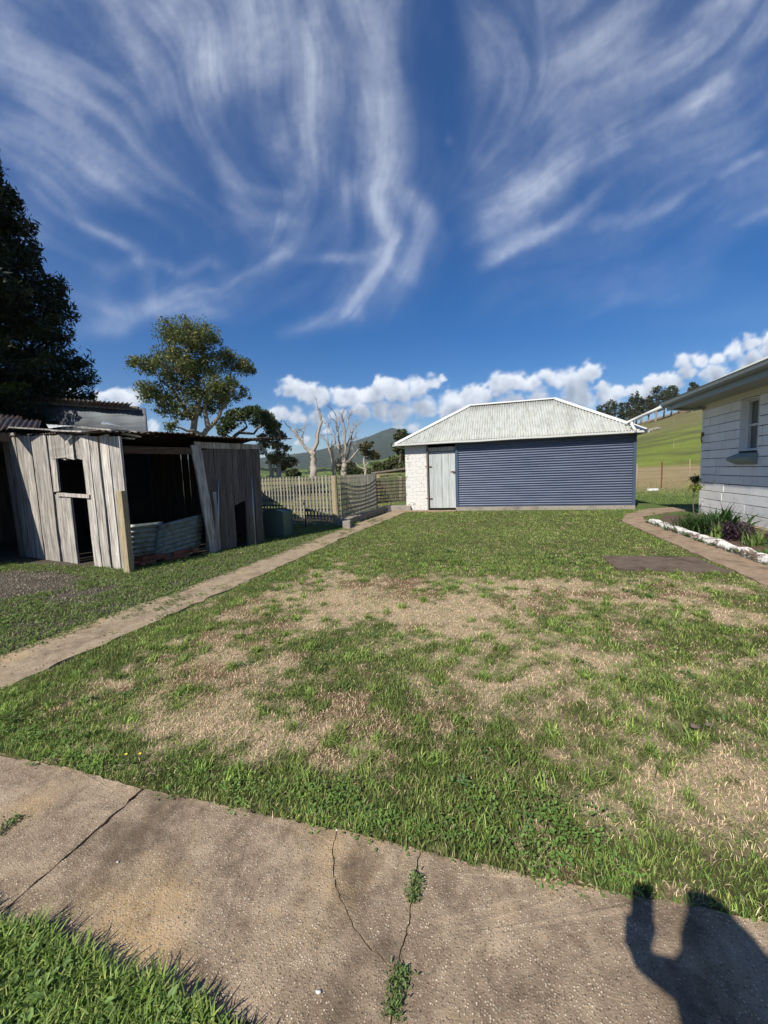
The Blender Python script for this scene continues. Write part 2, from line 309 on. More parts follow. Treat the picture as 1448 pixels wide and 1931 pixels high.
# ================================================================== SETTING: terrain
def terrain_h(x, y):
    r = np.hypot(x, y); az = np.degrees(np.arctan2(x, y)); s = 0
    A = np.interp(az, [-180, -100, -45, -10, 2, 10, 15.5, 21, 30, 60, 110, 180], [0, 0, 0, 0, 2, 16, 26.5, 33.5, 38, 44, 20, 0])
    right = A * np.clip((r - 68) / 240, 0, 1.) + np.where(az > 0, .8, 0) * sst(r, 26, 66)
    right = right - A * .9 * sst(r, 330, 900)
    left = np.where((az < 0) & (az > -120), 1.35, .0) * sst(r, 16, 42) - 34 * sst(r, 60, 420) * sst(-az, 5, 14) * sst(az, -170, -120)
    return right + left + (fbm(x / 40, y / 40, 5) - .5) * 1.6 * sst(r, 80, 200) + (fbm(x / 3, y / 3, 8) - .5) * .12 * sst(r, 22, 40)
rr = np.concatenate([np.linspace(0, 14, 15), 14 * (6000 / 14) ** np.linspace(.004, 1, 230)]); aa = np.radians(np.linspace(-180, 180, 721))
RR, AA = np.meshgrid(rr, aa, indexing='ij'); TX = RR * np.sin(AA); TY = RR * np.cos(AA); TZ = terrain_h(TX, TY)
az = np.degrees(AA)
def lerp(a, b, t): return a + (b - a) * t[..., None]
grn = np.array([.085, .12, .035]); brt = np.array([.155, .19, .038]); tan_ = np.array([.30, .235, .125]); olv = np.array([.15, .145, .06]); soil = np.array([.17, .135, .10])
N1 = fbm(TX / 4, TY / 4, 21); N2 = fbm(TX / 30 + TY / 80, TY / 16, 31); N3 = fbm(TX / 1.1, TY / 1.1, 33)
tc_ = lerp(soil, grn, sst(N1 + N3 * .5, .55, .9)); 
near = lerp(grn * 1.25, tan_, np.clip(sst(RR, 20, 31) * (.55 + N3 * .9), 0, 1) * (az > 0) + (az <= 0) * np.clip(N1 * 1.6 + N3 * .5 - .7, 0, 1))
tc_ = lerp(tc_, near, sst(TY, 10.5, 12.5))
far = lerp(lerp(brt, np.array([.11, .125, .04]), sst(fbm(TX / 18, TY / 5, 37), .42, .62)), olv, sst(RR + (N2 - .5) * 60, 118, 150)); far = lerp(far, np.array([.21, .15, .085]), sst(N2 + sst(RR, 220, 300) * .25, .58, .75) * sst(RR, 130, 160))
far = far * (.72 + .6 * fbm(TX / 6, TY / 2.5, 39, 4, .7))[..., None]; tc_ = lerp(tc_, far, sst(RR, 64, 72) * (az > 0)); tc_ = lerp(tc_, lerp(tan_, brt, sst(N2, .4, .55)), sst(RR, 40, 60) * (az <= 0))
tag(gridmesh('ground', TX, TY, TZ - .004, 'terrain', tc_), kind='structure')
def ridge(name, prof, r0, r1, r2, base, colf, nz, seed):
    pa = np.array([p[0] for p in prof]); pt = np.array([p[1] for p in prof])
    a = np.radians(np.linspace(pa[0], pa[-1], 520)); r = np.linspace(r0, r2, 90); R_, A_ = np.meshgrid(r, a, indexing='ij')
    x = R_ * np.sin(A_); y = R_ * np.cos(A_); top = np.interp(np.degrees(A_), pa, pt) * r1 + EYE
    k = sst(R_, r0, r1) - .5 * sst(R_, r1, r2); z = base + (top - base) * k + (fbm(x / nz, y / nz, seed, 6, .6) - .5) * nz * .5 * sst(R_, r0, r0 + (r1 - r0) * .5) * np.clip(1.15 - k, .15, 1)
    z += (fbm(x / 12, y / 12, seed + 5, 2) - .5) * (9 if nz > 100 else 5)
    return tag(gridmesh(name, x, y, z, 'forest', colf(x, y, R_, np.degrees(A_), k)), kind='structure')
def pxr(l):
    o = []
    for x, y in l:
        r = ray(x, y); o.append((math.degrees(math.atan2(r[0], r[1])), r[2] / math.hypot(r[0], r[1])))
    return o
fo = np.array([.034, .048, .024])
ridge('hills', [(-75, .04), (-50, .045)] + pxr([(480, 866), (540, 858), (600, 849), (640, 842), (665, 836), (700, 825), (722, 816), (740, 811), (760, 814), (785, 828), (830, 850)]) + [(0, .03), (14, .02)], 1500, 3600, 4600, -40,
      lambda x, y, r, a, k: lerp(fo, np.array([.055, .066, .035]), sst(fbm(x / 160, y / 160, 61), .45, .65)), 420, 51)
ridge('hills', [(-75, .015), (-50, .018)] + pxr([(480, 882), (540, 884), (575, 886), (610, 883), (650, 884), (690, 872), (720, 868), (745, 858), (770, 850), (800, 850)]) + [(0, .02), (10, .01)], 480, 950, 1300, -33,
      lambda x, y, r, a, k: lerp(fo * .8, np.array([.15, .20, .055]), sst(fbm(x / 90, y / 60, 73, 3), .50, .54)), 60, 71)
# forest clumps (a wood far off, one mass) on the middle hill
# ------------------------------------------------------------------ flat ground sheets in the yard
def polysheet(name, pts, z, mat, th=.06, jit=.012, step=.12, rnd=1):
    r_ = random.Random(rnd); out = []
    for i in range(len(pts)):
        a = V(pts[i]); b = V(pts[(i + 1) % len(pts)]); n = max(1, int((b - a).length / step)); nn = V((-(b - a).y, (b - a).x)).normalized()
        for k in range(n): out.append(a.lerp(b, k / n) + nn * (r_.gauss(0, jit) if k else 0))
    n = len(out); m_ = MB(); vs = [(p.x, p.y, z - random.uniform(0, .004)) for p in out] + [(p.x, p.y, z - th) for p in out]
    m_.add(vs, [tuple(range(n))] + [(i + n, (i + 1) % n + n, (i + 1) % n, i) for i in range(n)]); o = m_.build(name, mat)
    return tag(o, kind='structure')
polysheet('yard_gravel', [(-14, .2), (-4.12, -1), (-4.12, 11.0), (-4.6, 14.0), (-8, 13), (-14, 12)], .012, 'gravel', .03, .05, .3)
# foreground slabs with gaps and cracks: pieces separated by real narrow cracks
J = lambda *p: [V(q) for q in p]
g = lambda x, y: G(x, y, .05).to_2d()
c1 = g(635, 1562)
def jitl(l, a=.004): return [V((p.x + random.gauss(0, a), p.y + random.gauss(0, a))) for p in l]
def dense(l, n=6):
    o = []
    for i in range(len(l) - 1):
        for k in range(n): o.append(l[i].lerp(l[i + 1], k / n))
    return jitl(o, .0020) + [l[-1]]
crack = [c1, g(627, 1600), g(630, 1650), g(640, 1690), g(668, 1745), g(700, 1790), g(748, 1828)]
cr = dense([V((p.x, p.y)) for p in crack]); gap = V((.0017, .0008)); jr = dense([g(793, 1602), g(781, 1660), g(772, 1740), g(756, 1800), g(752, 1835), g(735, 1931), V((-.305, .70))]); end = cr[-1]
jl = [g(272, 1487), g(0, 1727), V((-1.66, .70))]; gj = V((.012, .004))
topr = [p for p in jr if p.y > end.y]; botr = [p for p in jr if p.y <= end.y]
polysheet('concrete_slab', [jl[2] - gj, jl[1] - gj, jl[0] - gj, g(130, 1447), g(0, 1425), V((-4.6, 1.27)), V((-4.6, .74))], .05, 'slab', .08, .003, .03, 2)
polysheet('concrete_slab', [jl[0], jl[1], jl[2], g(100, 1792), g(250, 1842), g(400, 1905), g(500, 1940), V((-.30, .70))] + [p - V((.003, 0)) for p in botr[::-1]] + [p - gap for p in cr[::-1]] + [g(520, 1540), g(400, 1512)], .05, 'slab', .08, .004, .025, 3)
polysheet('concrete_slab', [p + gap for p in cr] + [p - V((.003, 0)) for p in topr[::-1]], .052, 'slab', .08, .0012, .03, 4)
polysheet('concrete_slab', jr + [V((.6, .68)), V((1.9, .70)), V((1.9, 1.36)), g(1448, 1740), g(1300, 1704), g(1200, 1688), g(1040, 1660), g(900, 1627)], .05, 'slab', .08, .0025, .03, 5)
polysheet('verge', [V((-2.6, .1)), V((-.3, .1)), V((-.3, .71)), g(500, 1938), g(400, 1903), g(250, 1840), g(100, 1790), V((-1.66, .72)), V((-2.6, .74))], .046, 'bed', .05, .004, .05, 12)
polysheet('left_path', J((-4.06, -.5), (-3.46, -.5), (-3.42, 3), (-3.42, 6), (-3.46, 9.5), (-3.36, 12), (-3.36, 13.75), (-4.0, 13.75), (-4.02, 11.2), (-4.10, 8), (-4.04, 5), (-4.12, 2.4)), .025, 'path', .05, .02, .12, 6)
polysheet('shed_apron', J((-4.3, 13.8), (-1.6, 13.82), (-1.6, 14.25), (-3.5, 14.3), (-4.1, 15.2), (-4.4, 15)), .032, 'path_r', .05, .012, .15, 7)
rp = [(2.84, 2.5), (3.42, 2.5), (3.42, 6.9), (3.38, 10.9), (3.55, 12.0), (4.6, 13.2), (5.4, 13.9), (5.2, 14.6), (4.35, 14.2), (3.3, 12.6), (2.84, 11.1), (2.86, 7.0)]
polysheet('right_path', J(*rp), .03, 'path_r', .06, .015, .15, 8)
polysheet('dark_pad', J((1.49, 5.93), (2.78, 5.93), (2.72, 6.88), (1.46, 6.80)), .035, 'pad', .06, .01, .12, 9)
polysheet('garden_soil', J((3.5, 2.5), (4.86, 2.5), (4.86, 12.2), (4.2, 12.4), (3.6, 11.2), (3.5, 10.8)), .03, 'bed', .05, .02, .2, 10)
# ------------------------------------------------------------------ lawn: soil sheet and blades share one mask
def greenmask(x, y):
    n = fbm(x * 1.7 + 3.1, y * 1.7 + 1.7, 101, 6, .82); n2 = fbm(x * 9, y * 9, 111, 3, .7)
    b = .065 + .34 * sst(y, 4.9, 6.6) + .30 * sst(-y, -1.85, -1.45) + .30 * sst(-x, 2.75, 3.15) + .10 * sst(x, 1.9, 2.8)
    for cx, cy, rx, ry, a in ((-1.2, 5.6, 1.2, .5, .10), (1.4, 5.3, .9, .4, .08), (-.15, 1.85, .55, .30, .25), (-1.35, 3.0, .7, .35, .16), (1.2, 3.9, .8, .6, .18), (-1.1, 1.75, .5, .25, -.22), (-.35, 4.1, 1.0, .5, -.12), (.45, 5.0, .8, .5, -.12), (-2.2, 2.4, .6, .4, -.1), (.75, 1.9, .25, .2, -.16), (.9, 2.7, .5, .35, .12), (-1.9, 4.4, .8, .7, -.12), (2.3, 4.6, .6, .8, -.05)):
        b = b + a * np.exp(-((x - cx) / rx) ** 2 - ((y - cy) / ry) ** 2)
    return np.clip((n + b + (n2 - .5) * .75 - .455) / .34, 0, 1)
_ep = sorted([(g(a, b).x, g(a, b).y) for a, b in ((0, 1425), (130, 1447), (272, 1487), (400, 1512), (520, 1540), (635, 1562), (793, 1602), (900, 1627), (1040, 1660), (1200, 1688), (1300, 1704), (1448, 1740))] + [(-4.6, 1.27), (1.9, 1.36)])
def slabedge(x): return np.interp(x, [p[0] for p in _ep], [p[1] for p in _ep])
def mound(x, y): return .040 * np.exp(-np.clip(y - slabedge(x), 0, 9) / .22)
def inlawn(x, y):
    e = (fbm(x * 3, y * 3, 7, 3) - .5) * .10
    a = (x > -3.43 + e * .8) & (x < 2.83 + e) & (y > slabedge(x) - .012 + e * .25) & (y < 13.82 + e)
    a |= (x > 2.83) & (y > 11.2 + (x - 2.84) * 1.1 + e) & (y < 14.1) & (x < 4.2)
    a &= ~((x > 1.49 - e) & (x < 2.76) & (y > 5.95 + e * .5) & (y < 6.85 + e * .5)); return a
gx = np.arange(-3.44, 2.95, .04); gy = np.concatenate([np.arange(1.26, 5, .035), np.arange(5, 13.9, .09)])
GX, GY = np.meshgrid(gx, gy, indexing='ij'); GM = greenmask(GX, GY)
straw = np.array([.50, .385, .26]); dirt = np.array([.16, .09, .055]); under = np.array([.11, .115, .045])
dd = sst(fbm(GX * 2.3, GY * 2.3, 131, 4, .6), .5, .66)
lc = lerp(lerp(straw, dirt, dd * .85), under, np.clip(GM * 1.1, 0, 1))
lz = .008 + (fbm(GX * 1.7, GY * 1.7, 141) - .5) * .03 + (fbm(GX * 9, GY * 9, 151) - .5) * .02 + mound(GX, GY)
tag(gridmesh('lawn', GX, GY, np.where((GY < slabedge(GX) + .006) & (GY < 1.5), .002, np.clip(lz, .003, .2)), 'lawn_soil', lc), kind='structure')
def blades(name, x, y, z, h, wd, lean, col, tipcol=None, rs=RS, curl=.6):
    n = len(x); th = rs.rand(n) * 2 * np.pi; dx = np.cos(th); dy = np.sin(th); ph = th + np.pi / 2 + rs.randn(n) * .5; px_ = np.cos(ph) * wd / 2; py_ = np.sin(ph) * wd / 2
    vs = np.zeros((n, 7, 3), np.float32); ks = (0, .4, .75)
    for i, k in enumerate(ks):
        out = h * lean * k ** (1 + curl); up = h * k * np.sqrt(np.clip(1 - (lean * k) ** 2 * .75, .03, 1)); ww = (1, .9, .6)[i]
        vs[:, 2 * i] = np.stack([x + dx * out - px_ * ww, y + dy * out - py_ * ww, z + up], -1); vs[:, 2 * i + 1] = np.stack([x + dx * out + px_ * ww, y + dy * out + py_ * ww, z + up], -1)
    vs[:, 6] = np.stack([x + dx * h * lean, y + dy * h * lean, z + h * np.sqrt(np.clip(1 - lean ** 2 * .8, .02, 1))], -1)
    b = np.arange(n)[:, None] * 7; q = np.concatenate([b + np.array([[0, 1, 3, 2]]), b + np.array([[2, 3, 5, 4]])]); t = b + np.array([[4, 5, 6]])
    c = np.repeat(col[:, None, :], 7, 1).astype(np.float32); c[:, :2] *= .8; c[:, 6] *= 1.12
    return arrmesh(name, vs.reshape(-1, 3), [q, t], 'grass', c.reshape(-1, 3))
def hz_(x, y): return np.clip(.008 + (fbm(x * 1.7, y * 1.7, 141) - .5) * .03 + (fbm(x * 9, y * 9, 151) - .5) * .02 + mound(x, y), .003, 1)
GP = [np.array(c) for c in ((.17, .26, .05), (.235, .335, .07), (.12, .205, .05), (.33, .38, .115), (.18, .25, .07))]
def grasscol(n, rs=RS):
    i = rs.randint(0, len(GP), n); c = np.array(GP)[i]; return c * (.7 + rs.rand(n, 1) * .65)
def scatter(n, x0, x1, y0, y1): return RS.rand(n) * (x1 - x0) + x0, RS.rand(n) * (y1 - y0) + y0
X_, Y_, H_, W_, L_, C_ = [], [], [], [], [], []
for (y0, y1, dens, wsc) in ((1.28, 2.2, 15000, 1.), (2.2, 3.2, 9500, 1.15), (3.2, 4.6, 6000, 1.4), (4.6, 6.8, 3200, 1.9), (6.8, 10, 1800, 2.6), (10, 14.1, 1000, 3.6)):
    xr = (-3.5, 4.3) if y1 > 9 else (max(-3.5, -1.95 * y1 - .2), min(2.95, y1 * .62 + .3)); n = int(dens * (xr[1] - xr[0]) * (y1 - y0)); x, y = scatter(n, *xr, y0, y1)
    k = inlawn(x, y); x = x[k]; y = y[k]; gm = greenmask(x, y); cl = fbm(x * 11, y * 11, 171, 2); p = RS.rand(len(x))
    isg = p < np.clip(gm * .80 + .13 + .22 * (cl > .52), 0, .93); keep = isg | (RS.rand(len(x)) < .85); x, y, gm, cl, isg = [a[keep] for a in (x, y, gm, cl, isg)]; n = len(x)
    tall = fbm(x * 2.2, y * 2.2, 181, 3)
    h = np.where(isg, (.012 + .020 * RS.rand(n)) * (.6 + .9 * tall) * (.75 + .5 * gm), .011 + .020 * RS.rand(n)); edge = sst(-y, -1.62, -1.36); h = h * (.95 + edge * .15 * RS.rand(n))
    wd = np.where(isg, .0030, .0023) * (.7 + RS.rand(n) * .7) * wsc; lean = np.where(isg, .35 + .55 * RS.rand(n), .88 + .11 * RS.rand(n))
    c = grasscol(n); mixd = fbm(x * 1.3, y * 1.3, 191, 3)[:, None]; c = c * np.where(mixd > .5, 1, .82)
    yel = (RS.rand(n) < .12)[:, None]; c = np.where(yel, c * .4 + np.array([.30, .26, .11]) * .75, c)
    dc = np.array([.86, .68, .48]) * (.38 + RS.rand(n, 1) * .95) * np.array([1, .97 + 0, .9]); c = c * (.55 + .95 * cl[:, None]); c = np.where(isg[:, None], c, dc)
    X_.append(x); Y_.append(y); H_.append(h); W_.append(wd); L_.append(lean); C_.append(c)
cat = np.concatenate; X_, Y_, H_, W_, L_, C_ = map(cat, (X_, Y_, H_, W_, L_, C_))
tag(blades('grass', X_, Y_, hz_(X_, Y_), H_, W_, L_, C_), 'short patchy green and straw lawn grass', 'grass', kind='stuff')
# tufts of longer coarse grass in the lawn
tx, ty = scatter(420, -3.3, 2.7, 1.35, 6.5); k = inlawn(tx, ty) & (greenmask(tx, ty) > .1); tx = tx[k]; ty = ty[k]; nb_ = 38
x = np.repeat(tx, nb_) + RS.randn(len(tx) * nb_) * .022; y = np.repeat(ty, nb_) + RS.randn(len(tx) * nb_) * .022; n = len(x); br = np.repeat(.8 + RS.rand(len(tx)) * .6, nb_)[:, None]
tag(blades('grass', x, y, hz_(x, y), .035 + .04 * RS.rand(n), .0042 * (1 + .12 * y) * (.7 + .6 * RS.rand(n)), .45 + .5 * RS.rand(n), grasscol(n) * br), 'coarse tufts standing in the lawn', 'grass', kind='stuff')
# near left grass, longer and lusher
x, y = scatter(42000, -1.9, -.35, .25, .84); e = (fbm(x * 5, y * 5, 9, 3) - .5) * .14; k = (y < .725 + e - .07 * sst(x, -1.0, -.5)); x, y = x[k], y[k]; n = len(x)
tag(blades('grass', x, y, np.full(n, .045), .035 + .055 * RS.rand(n), .0045 + .003 * RS.rand(n), .4 + .5 * RS.rand(n), grasscol(n) * .95), 'longer lush grass beside the near slab', 'grass', kind='stuff')
# broad leaves (clover, dock, weeds)
def leaves(name, x, y, z, size, tilt, col, mat='leaf', asp=.62):
    n = len(x); th = RS.rand(n) * 2 * np.pi; fx, fy = np.cos(th), np.sin(th); ct, st_ = np.cos(tilt), np.sin(tilt)
    A = np.stack([fx * ct, fy * ct, st_], -1) * size[:, None]; B = np.stack([-fy, fx, np.zeros(n)], -1) * (size * asp)[:, None]; C = np.stack([-fx * st_, -fy * st_, ct], -1) * size[:, None]
    P = np.stack([x, y, z], -1); vs = np.zeros((n, 6, 3), np.float32)
    for i, (a, b, c) in enumerate(((0, 0, 0), (.35, -.45, .08), (.8, -.32, .06), (1., 0, -.1), (.8, .32, .06), (.35, .45, .08))): vs[:, i] = P + A * a + B * b + C * c
    q = np.arange(n)[:, None] * 6 + np.array([[0, 1, 2, 3]]); q2 = np.arange(n)[:, None] * 6 + np.array([[0, 3, 4, 5]])
    return arrmesh(name, vs.reshape(-1, 3), [q, q2], mat, np.repeat(col, 6, 0))
def rosettes(cx, cy, k, rad, hgt, size, colbase, var=.4):
    n = len(cx) * k; a = RS.rand(n) * 6.283; r = np.sqrt(RS.rand(n)) * np.repeat(rad, k); x = np.repeat(cx, k) + np.cos(a) * r; y = np.repeat(cy, k) + np.sin(a) * r
    z = .006 + np.where(y < 1.8, .038, 0) + RS.rand(n) * np.repeat(hgt, k) * (1 - .5 * r / np.repeat(rad, k)); s = np.repeat(size, k) * (.6 + RS.rand(n) * .8); return x, y, z, s, RS.rand(n) * .9 - .15, np.array(colbase) * (1 - var / 2 + RS.rand(n, 1) * var) * np.repeat(.8 + RS.rand(len(cx), 1) * .5, k, 0)
parts = []
cx, cy = scatter(200, -3.2, .4, 1.27, 1.75); k = (cy > slabedge(cx)) & (cy < slabedge(cx) + .06 + .30 * fbm(cx * 1.5, cy * 0, 77, 2) + .05) ; cx, cy = cx[k], cy[k]
parts.append(rosettes(cx, cy, 26, .05 + RS.rand(len(cx)) * .03, .032 + 0 * cx, .015 + 0 * cx, (.13, .22, .05)))
cx, cy = scatter(260, -1.9, -.4, .25, .80); k = cy < .70 - .06 * sst(cx, -1.0, -.5); cx, cy = cx[k], cy[k]
parts.append(rosettes(cx, cy, 30, .05 + 0 * cx, .08 + 0 * cx, .021 + 0 * cx, (.14, .22, .06)))
cx, cy = scatter(500, -3.3, 2.7, 1.5, 7); k = inlawn(cx, cy) & (greenmask(cx, cy) > .3) & (fbm(cx * 1.1, cy * 1.1, 221, 2) > .52); cx, cy = cx[k], cy[k]
parts.append(rosettes(cx, cy, 16, .05 + .003 * cy, .03 + 0 * cx, .016 + .003 * cy, (.085, .15, .045)))
xx = [cat([p[i] for p in parts]) for i in range(6)]
tag(leaves('clover', *xx), 'small round-leaved clover and weeds in the lawn and along the slab', 'clover', kind='stuff')
# weeds in the slab joint
def joint_weed(px_, py_, ln, cnt, label):
    c0 = G(px_, py_, .05); n = cnt; x = c0.x + RS.randn(n) * .014; y = c0.y + (RS.rand(n) - .5) * ln; cl = np.array([.13, .19, .06]) * (.6 + RS.rand(n, 1) * .8)
    o = leaves('weed', x, y, .045 + RS.rand(n) * .022, .008 + .008 * RS.rand(n), RS.rand(n) * 1.2, cl, asp=.4); tag(o, label, 'weed')
joint_weed(782, 1675, .10, 230, 'feathery weed growing in the slab joint nearer the lawn')
joint_weed(748, 1872, .11, 300, 'feathery weed in the slab joint at the bottom edge of the photo')
joint_weed(12, 1560, .10, 160, 'green weed on the slab at the left edge')
# yard weeds left of the path: green patches over gravel
def yardmask(x, y): return sst(fbm(x * .8, y * .8, 301, 4, .6) + .22 * sst(x, -4.9, -4.2) + .105 - .04 * sst(y, 4.2, 5.2) * (x < -5.9), .50, .60)
parts = []; cx, cy = scatter(5200, -9.5, -3.98, 1.2, 10); k = (RS.rand(len(cx)) < yardmask(cx, cy)) & ~((cx < -6.15) & (cy > 5.2)) & (cx > -2.0 * cy - .6) & ~((cx > -6.1 + (cy - 4.9) * .38 - .1) & (cx < -5.8 + (cy - 4.9) * .0 - 99)) & ~((cy > 4.95) & (cy < 7.5) & (cx < -6.03 + (cy - 4.92) * .385 + .03)); cx, cy = cx[k], cy[k]
parts.append(rosettes(cx, cy, 13, .07 + .03 * RS.rand(len(cx)), .045 + 0 * cx, .024 + 0 * cx, (.13, .19, .05), .5))
cx, cy = scatter(330, -4.12, -3.42, 1.2, 12.5); k = (fbm(cx * 2, cy * .8, 311, 3) > .58) | ((cx < -3.98) & (RS.rand(330) < .8)); cx, cy = cx[k], cy[k]; parts.append(rosettes(cx, cy, 26, .07 + 0 * cx, .03 + 0 * cx, .02 + 0 * cx, (.11, .17, .045)))
xx = [cat([p[i] for p in parts]) for i in range(6)]; xx[2] = xx[2] + .008
tag(leaves('weeds', *xx), 'low green weeds spreading over the grey gravel', 'weeds', kind='stuff')
x, y = scatter(60000, -9.5, -4.0, 1.2, 11); k = (RS.rand(len(x)) < yardmask(x, y) * .9) & ~((x < -6.15) & (y > 5.2)) & (x > -2.0 * y - .6) & ~((y > 4.95) & (y < 7.5) & (x < -6.03 + (y - 4.92) * .385 + .03)); x, y = x[k], y[k]; n = len(x)
tag(blades('grass', x, y, np.full(n, .012), .025 + .045 * RS.rand(n), .005 + .003 * RS.rand(n), .5 + .45 * RS.rand(n), grasscol(n) * .85), 'thin grass growing among the yard weeds', 'grass', kind='stuff')
def stones(name, x, y, z, r, col, label):
    n = len(x); P = np.stack([x, y, z], -1); base = np.array([(1, 0, 0), (-.9, .1, 0), (0, 1, 0), (.1, -1, 0), (0, 0, .7), (0, 0, -.6)], float)
    a = RS.rand(n) * 6.28; ca, sa = np.cos(a), np.sin(a); b = base[None] * (.6 + .7 * RS.rand(n, 6, 1)); vx_ = b[..., 0] * ca[:, None] - b[..., 1] * sa[:, None]; vy_ = b[..., 0] * sa[:, None] + b[..., 1] * ca[:, None]
    vs = P[:, None] + np.stack([vx_, vy_, b[..., 2]], -1) * r[:, None, None]; t = np.array([(0, 2, 4), (2, 1, 4), (1, 3, 4), (3, 0, 4), (2, 0, 5), (1, 2, 5), (3, 1, 5), (0, 3, 5)]); f = np.arange(n)[:, None, None] * 6 + t[None]
    return tag(arrmesh(name, vs.reshape(-1, 3), [f.reshape(-1, 3)], 'grit', np.repeat(col, 6, 0)), label, 'gravel', kind='stuff')
m = NM('grit', .9, .2); m.col(m.attr()); MT['grit'] = m.m
x, y = scatter(42000, -9.8, -4.05, 1.2, 9); k = (x > -2.0 * y - .8) & ~((y > 4.95) & (y < 7.5) & (x < -6.03 + (y - 4.92) * .385)) & ~((x < -6.15) & (y > 5.5)); x, y = x[k], y[k]; n = len(x)
stones('gravel', x, y, np.full(n, .014), (.004 + .011 * RS.rand(n) ** 3) * (1 + .08 * y), np.array([.24, .205, .155]) * (.3 + 1.1 * RS.rand(n, 1)), 'loose grey gravel on the yard beside the barn')
x, y = scatter(1500, -4.06, -3.42, 1.2, 9); n = len(x); stones('gravel', x, y, np.full(n, .027), .003 + .006 * RS.rand(n) ** 3, np.array([.34, .27, .18]) * (.35 + 1. * RS.rand(n, 1)), 'loose grit scattered on the left path')
x, y = scatter(2600, -2.6, 1.4, .76, 1.34); e = x * 0 + 1.32; k = y < np.interp(x, [-2.6, -1.65, -.8, -.3, .8], [1.27, 1.31, 1.33, 1.34, 1.36]); x, y = x[k], y[k]; n = len(x); stones('grit', x, y, np.full(n, .0505), .0008 + .0026 * RS.rand(n) ** 4, np.array([.50, .42, .31]) * (.25 + 1. * RS.rand(n, 1)), 'fine loose grit on the foreground slab')
# paddock grass beyond the shed and fence
x, y = scatter(70000, -14, 16, 12, 34); k = ((x > 4.2 + (y - 14) * .0) | (y > 19.5) | ((x < -4.6) & (y > 11.3))) & ~((x > 4.85) & (y < 12.6)) & ~((x > 3.2) & (x < 5.4) & (y < 14.4)) & ~((x > -9.5) & (x < 5) & (y > 13.9) & (y < 19.5) & (x > -3.9)); x, y = x[k], y[k]; n = len(x)
dry = (RS.rand(n) < np.where(x > 0, sst(y, 19, 28) * .75 + .05, .45 * (fbm(x / 2, y / 2, 5) > .45) + .2))[:, None]
tag(blades('grass', x, y, terrain_h(x, y), np.where(x > 0, .025, .05) + np.where(x > 0, .04, .09) * RS.rand(n), .012 + .012 * RS.rand(n), .4 + .5 * RS.rand(n), np.where(dry, np.array([.42, .34, .19]) * (.6 + .7 * RS.rand(n, 1)), grasscol(n))), 'rough paddock grass beyond the yard', 'grass', kind='stuff')
# loose stones on the slab
for i, (a, b, s_, lb) in enumerate(((600, 1872, .006, 'small white pebble low on the slab'), (635, 1566, .004, 'tiny white chip at the crack by the lawn edge'), (222, 1626, .004, 'pale pebble on the left slab'), (1310, 1372, .020, 'brown clod lying on the lawn at right'), (1337, 1368, .017, 'dark stone beside the brown clod on the lawn'))):
    p = G(a, b, .05 if b > 1500 else .02); m_ = MB(); vs = []; fs = []
    for j in range(5):
        for q in range(8): t = q / 8 * 6.283; ph = (j / 4 - .5) * math.pi; rr_ = s_ * random.uniform(.6, 1.35); vs.append(p + V((math.cos(t) * math.cos(ph) * rr_ * 1.3, math.sin(t) * math.cos(ph) * rr_, math.sin(ph) * rr_ * .6 + s_ * .4)))
    for j in range(4):
        for q in range(8): fs.append((j * 8 + q, j * 8 + (q + 1) % 8, (j + 1) * 8 + (q + 1) % 8, (j + 1) * 8 + q))
    m_.add(vs, fs); tag(m_.build('pebble' if i < 3 else 'stone', 'white' if i < 3 else 'bark_dark', smooth=True), lb, 'stone')

# ================================================================== SHED
SY = 14.38; SX0, SX1 = -3.47, 4.03; SB = 18.5; EV = 2.47
shed = thing('shed', (0, SY, 0), 'small hip-roofed shed with slate-blue corrugated front and whitewashed stone corner', 'shed')
m_ = MB(); m_.box(((SX0 - 2.66) / 2, SY + .2, 1.25), (abs(SX0 + 2.66), .4, 2.5)); m_.box((SX0 + .2, (SY + .42 + SB) / 2, 1.25), (.4, SB - SY - .42, 2.5)); m_.box(((SX0 + .42 + SX1) / 2, SB - .2, 1.25), (SX1 - SX0 - .44, .4, 2.5)); m_.box((SX1 - .22, (SY + .3 + SB - .42) / 2, 1.25), (.38, SB - SY - .74, 2.5)); m_.build('stone_wall', 'stone_white', shed)
# corrugated cladding: ridges horizontal
m_ = MB(); m_.sheet((-1.52, SY - .002, .13), (0, 0, 2.27), (5.50, 0, 0), pitch=.0815, amp=.027, nb=1); m_.build('corrugated_cladding', 'blue', shed, smooth=True)
m_ = MB(); m_.box((1.2, SY + .12, 1.3), (5.3, .04, 2.3)); m_.build('backing', 'black', shed)
m_ = MB(); m_.box((SX1 - .035, SY - .015, 1.28), (.085, .06, 2.36)); m_.build('corner_trim', 'darkblue', shed); m_ = MB(); m_.box((-1.575, SY - .02, 1.26), (.085, .07, 2.32)); m_.build('corner_trim', 'darkblue', shed)
m_ = MB(); m_.box((1.2, SY + .05, .055), (5.66, .30, .13)); m_.build('footing', 'foot', shed, bevel=.01)
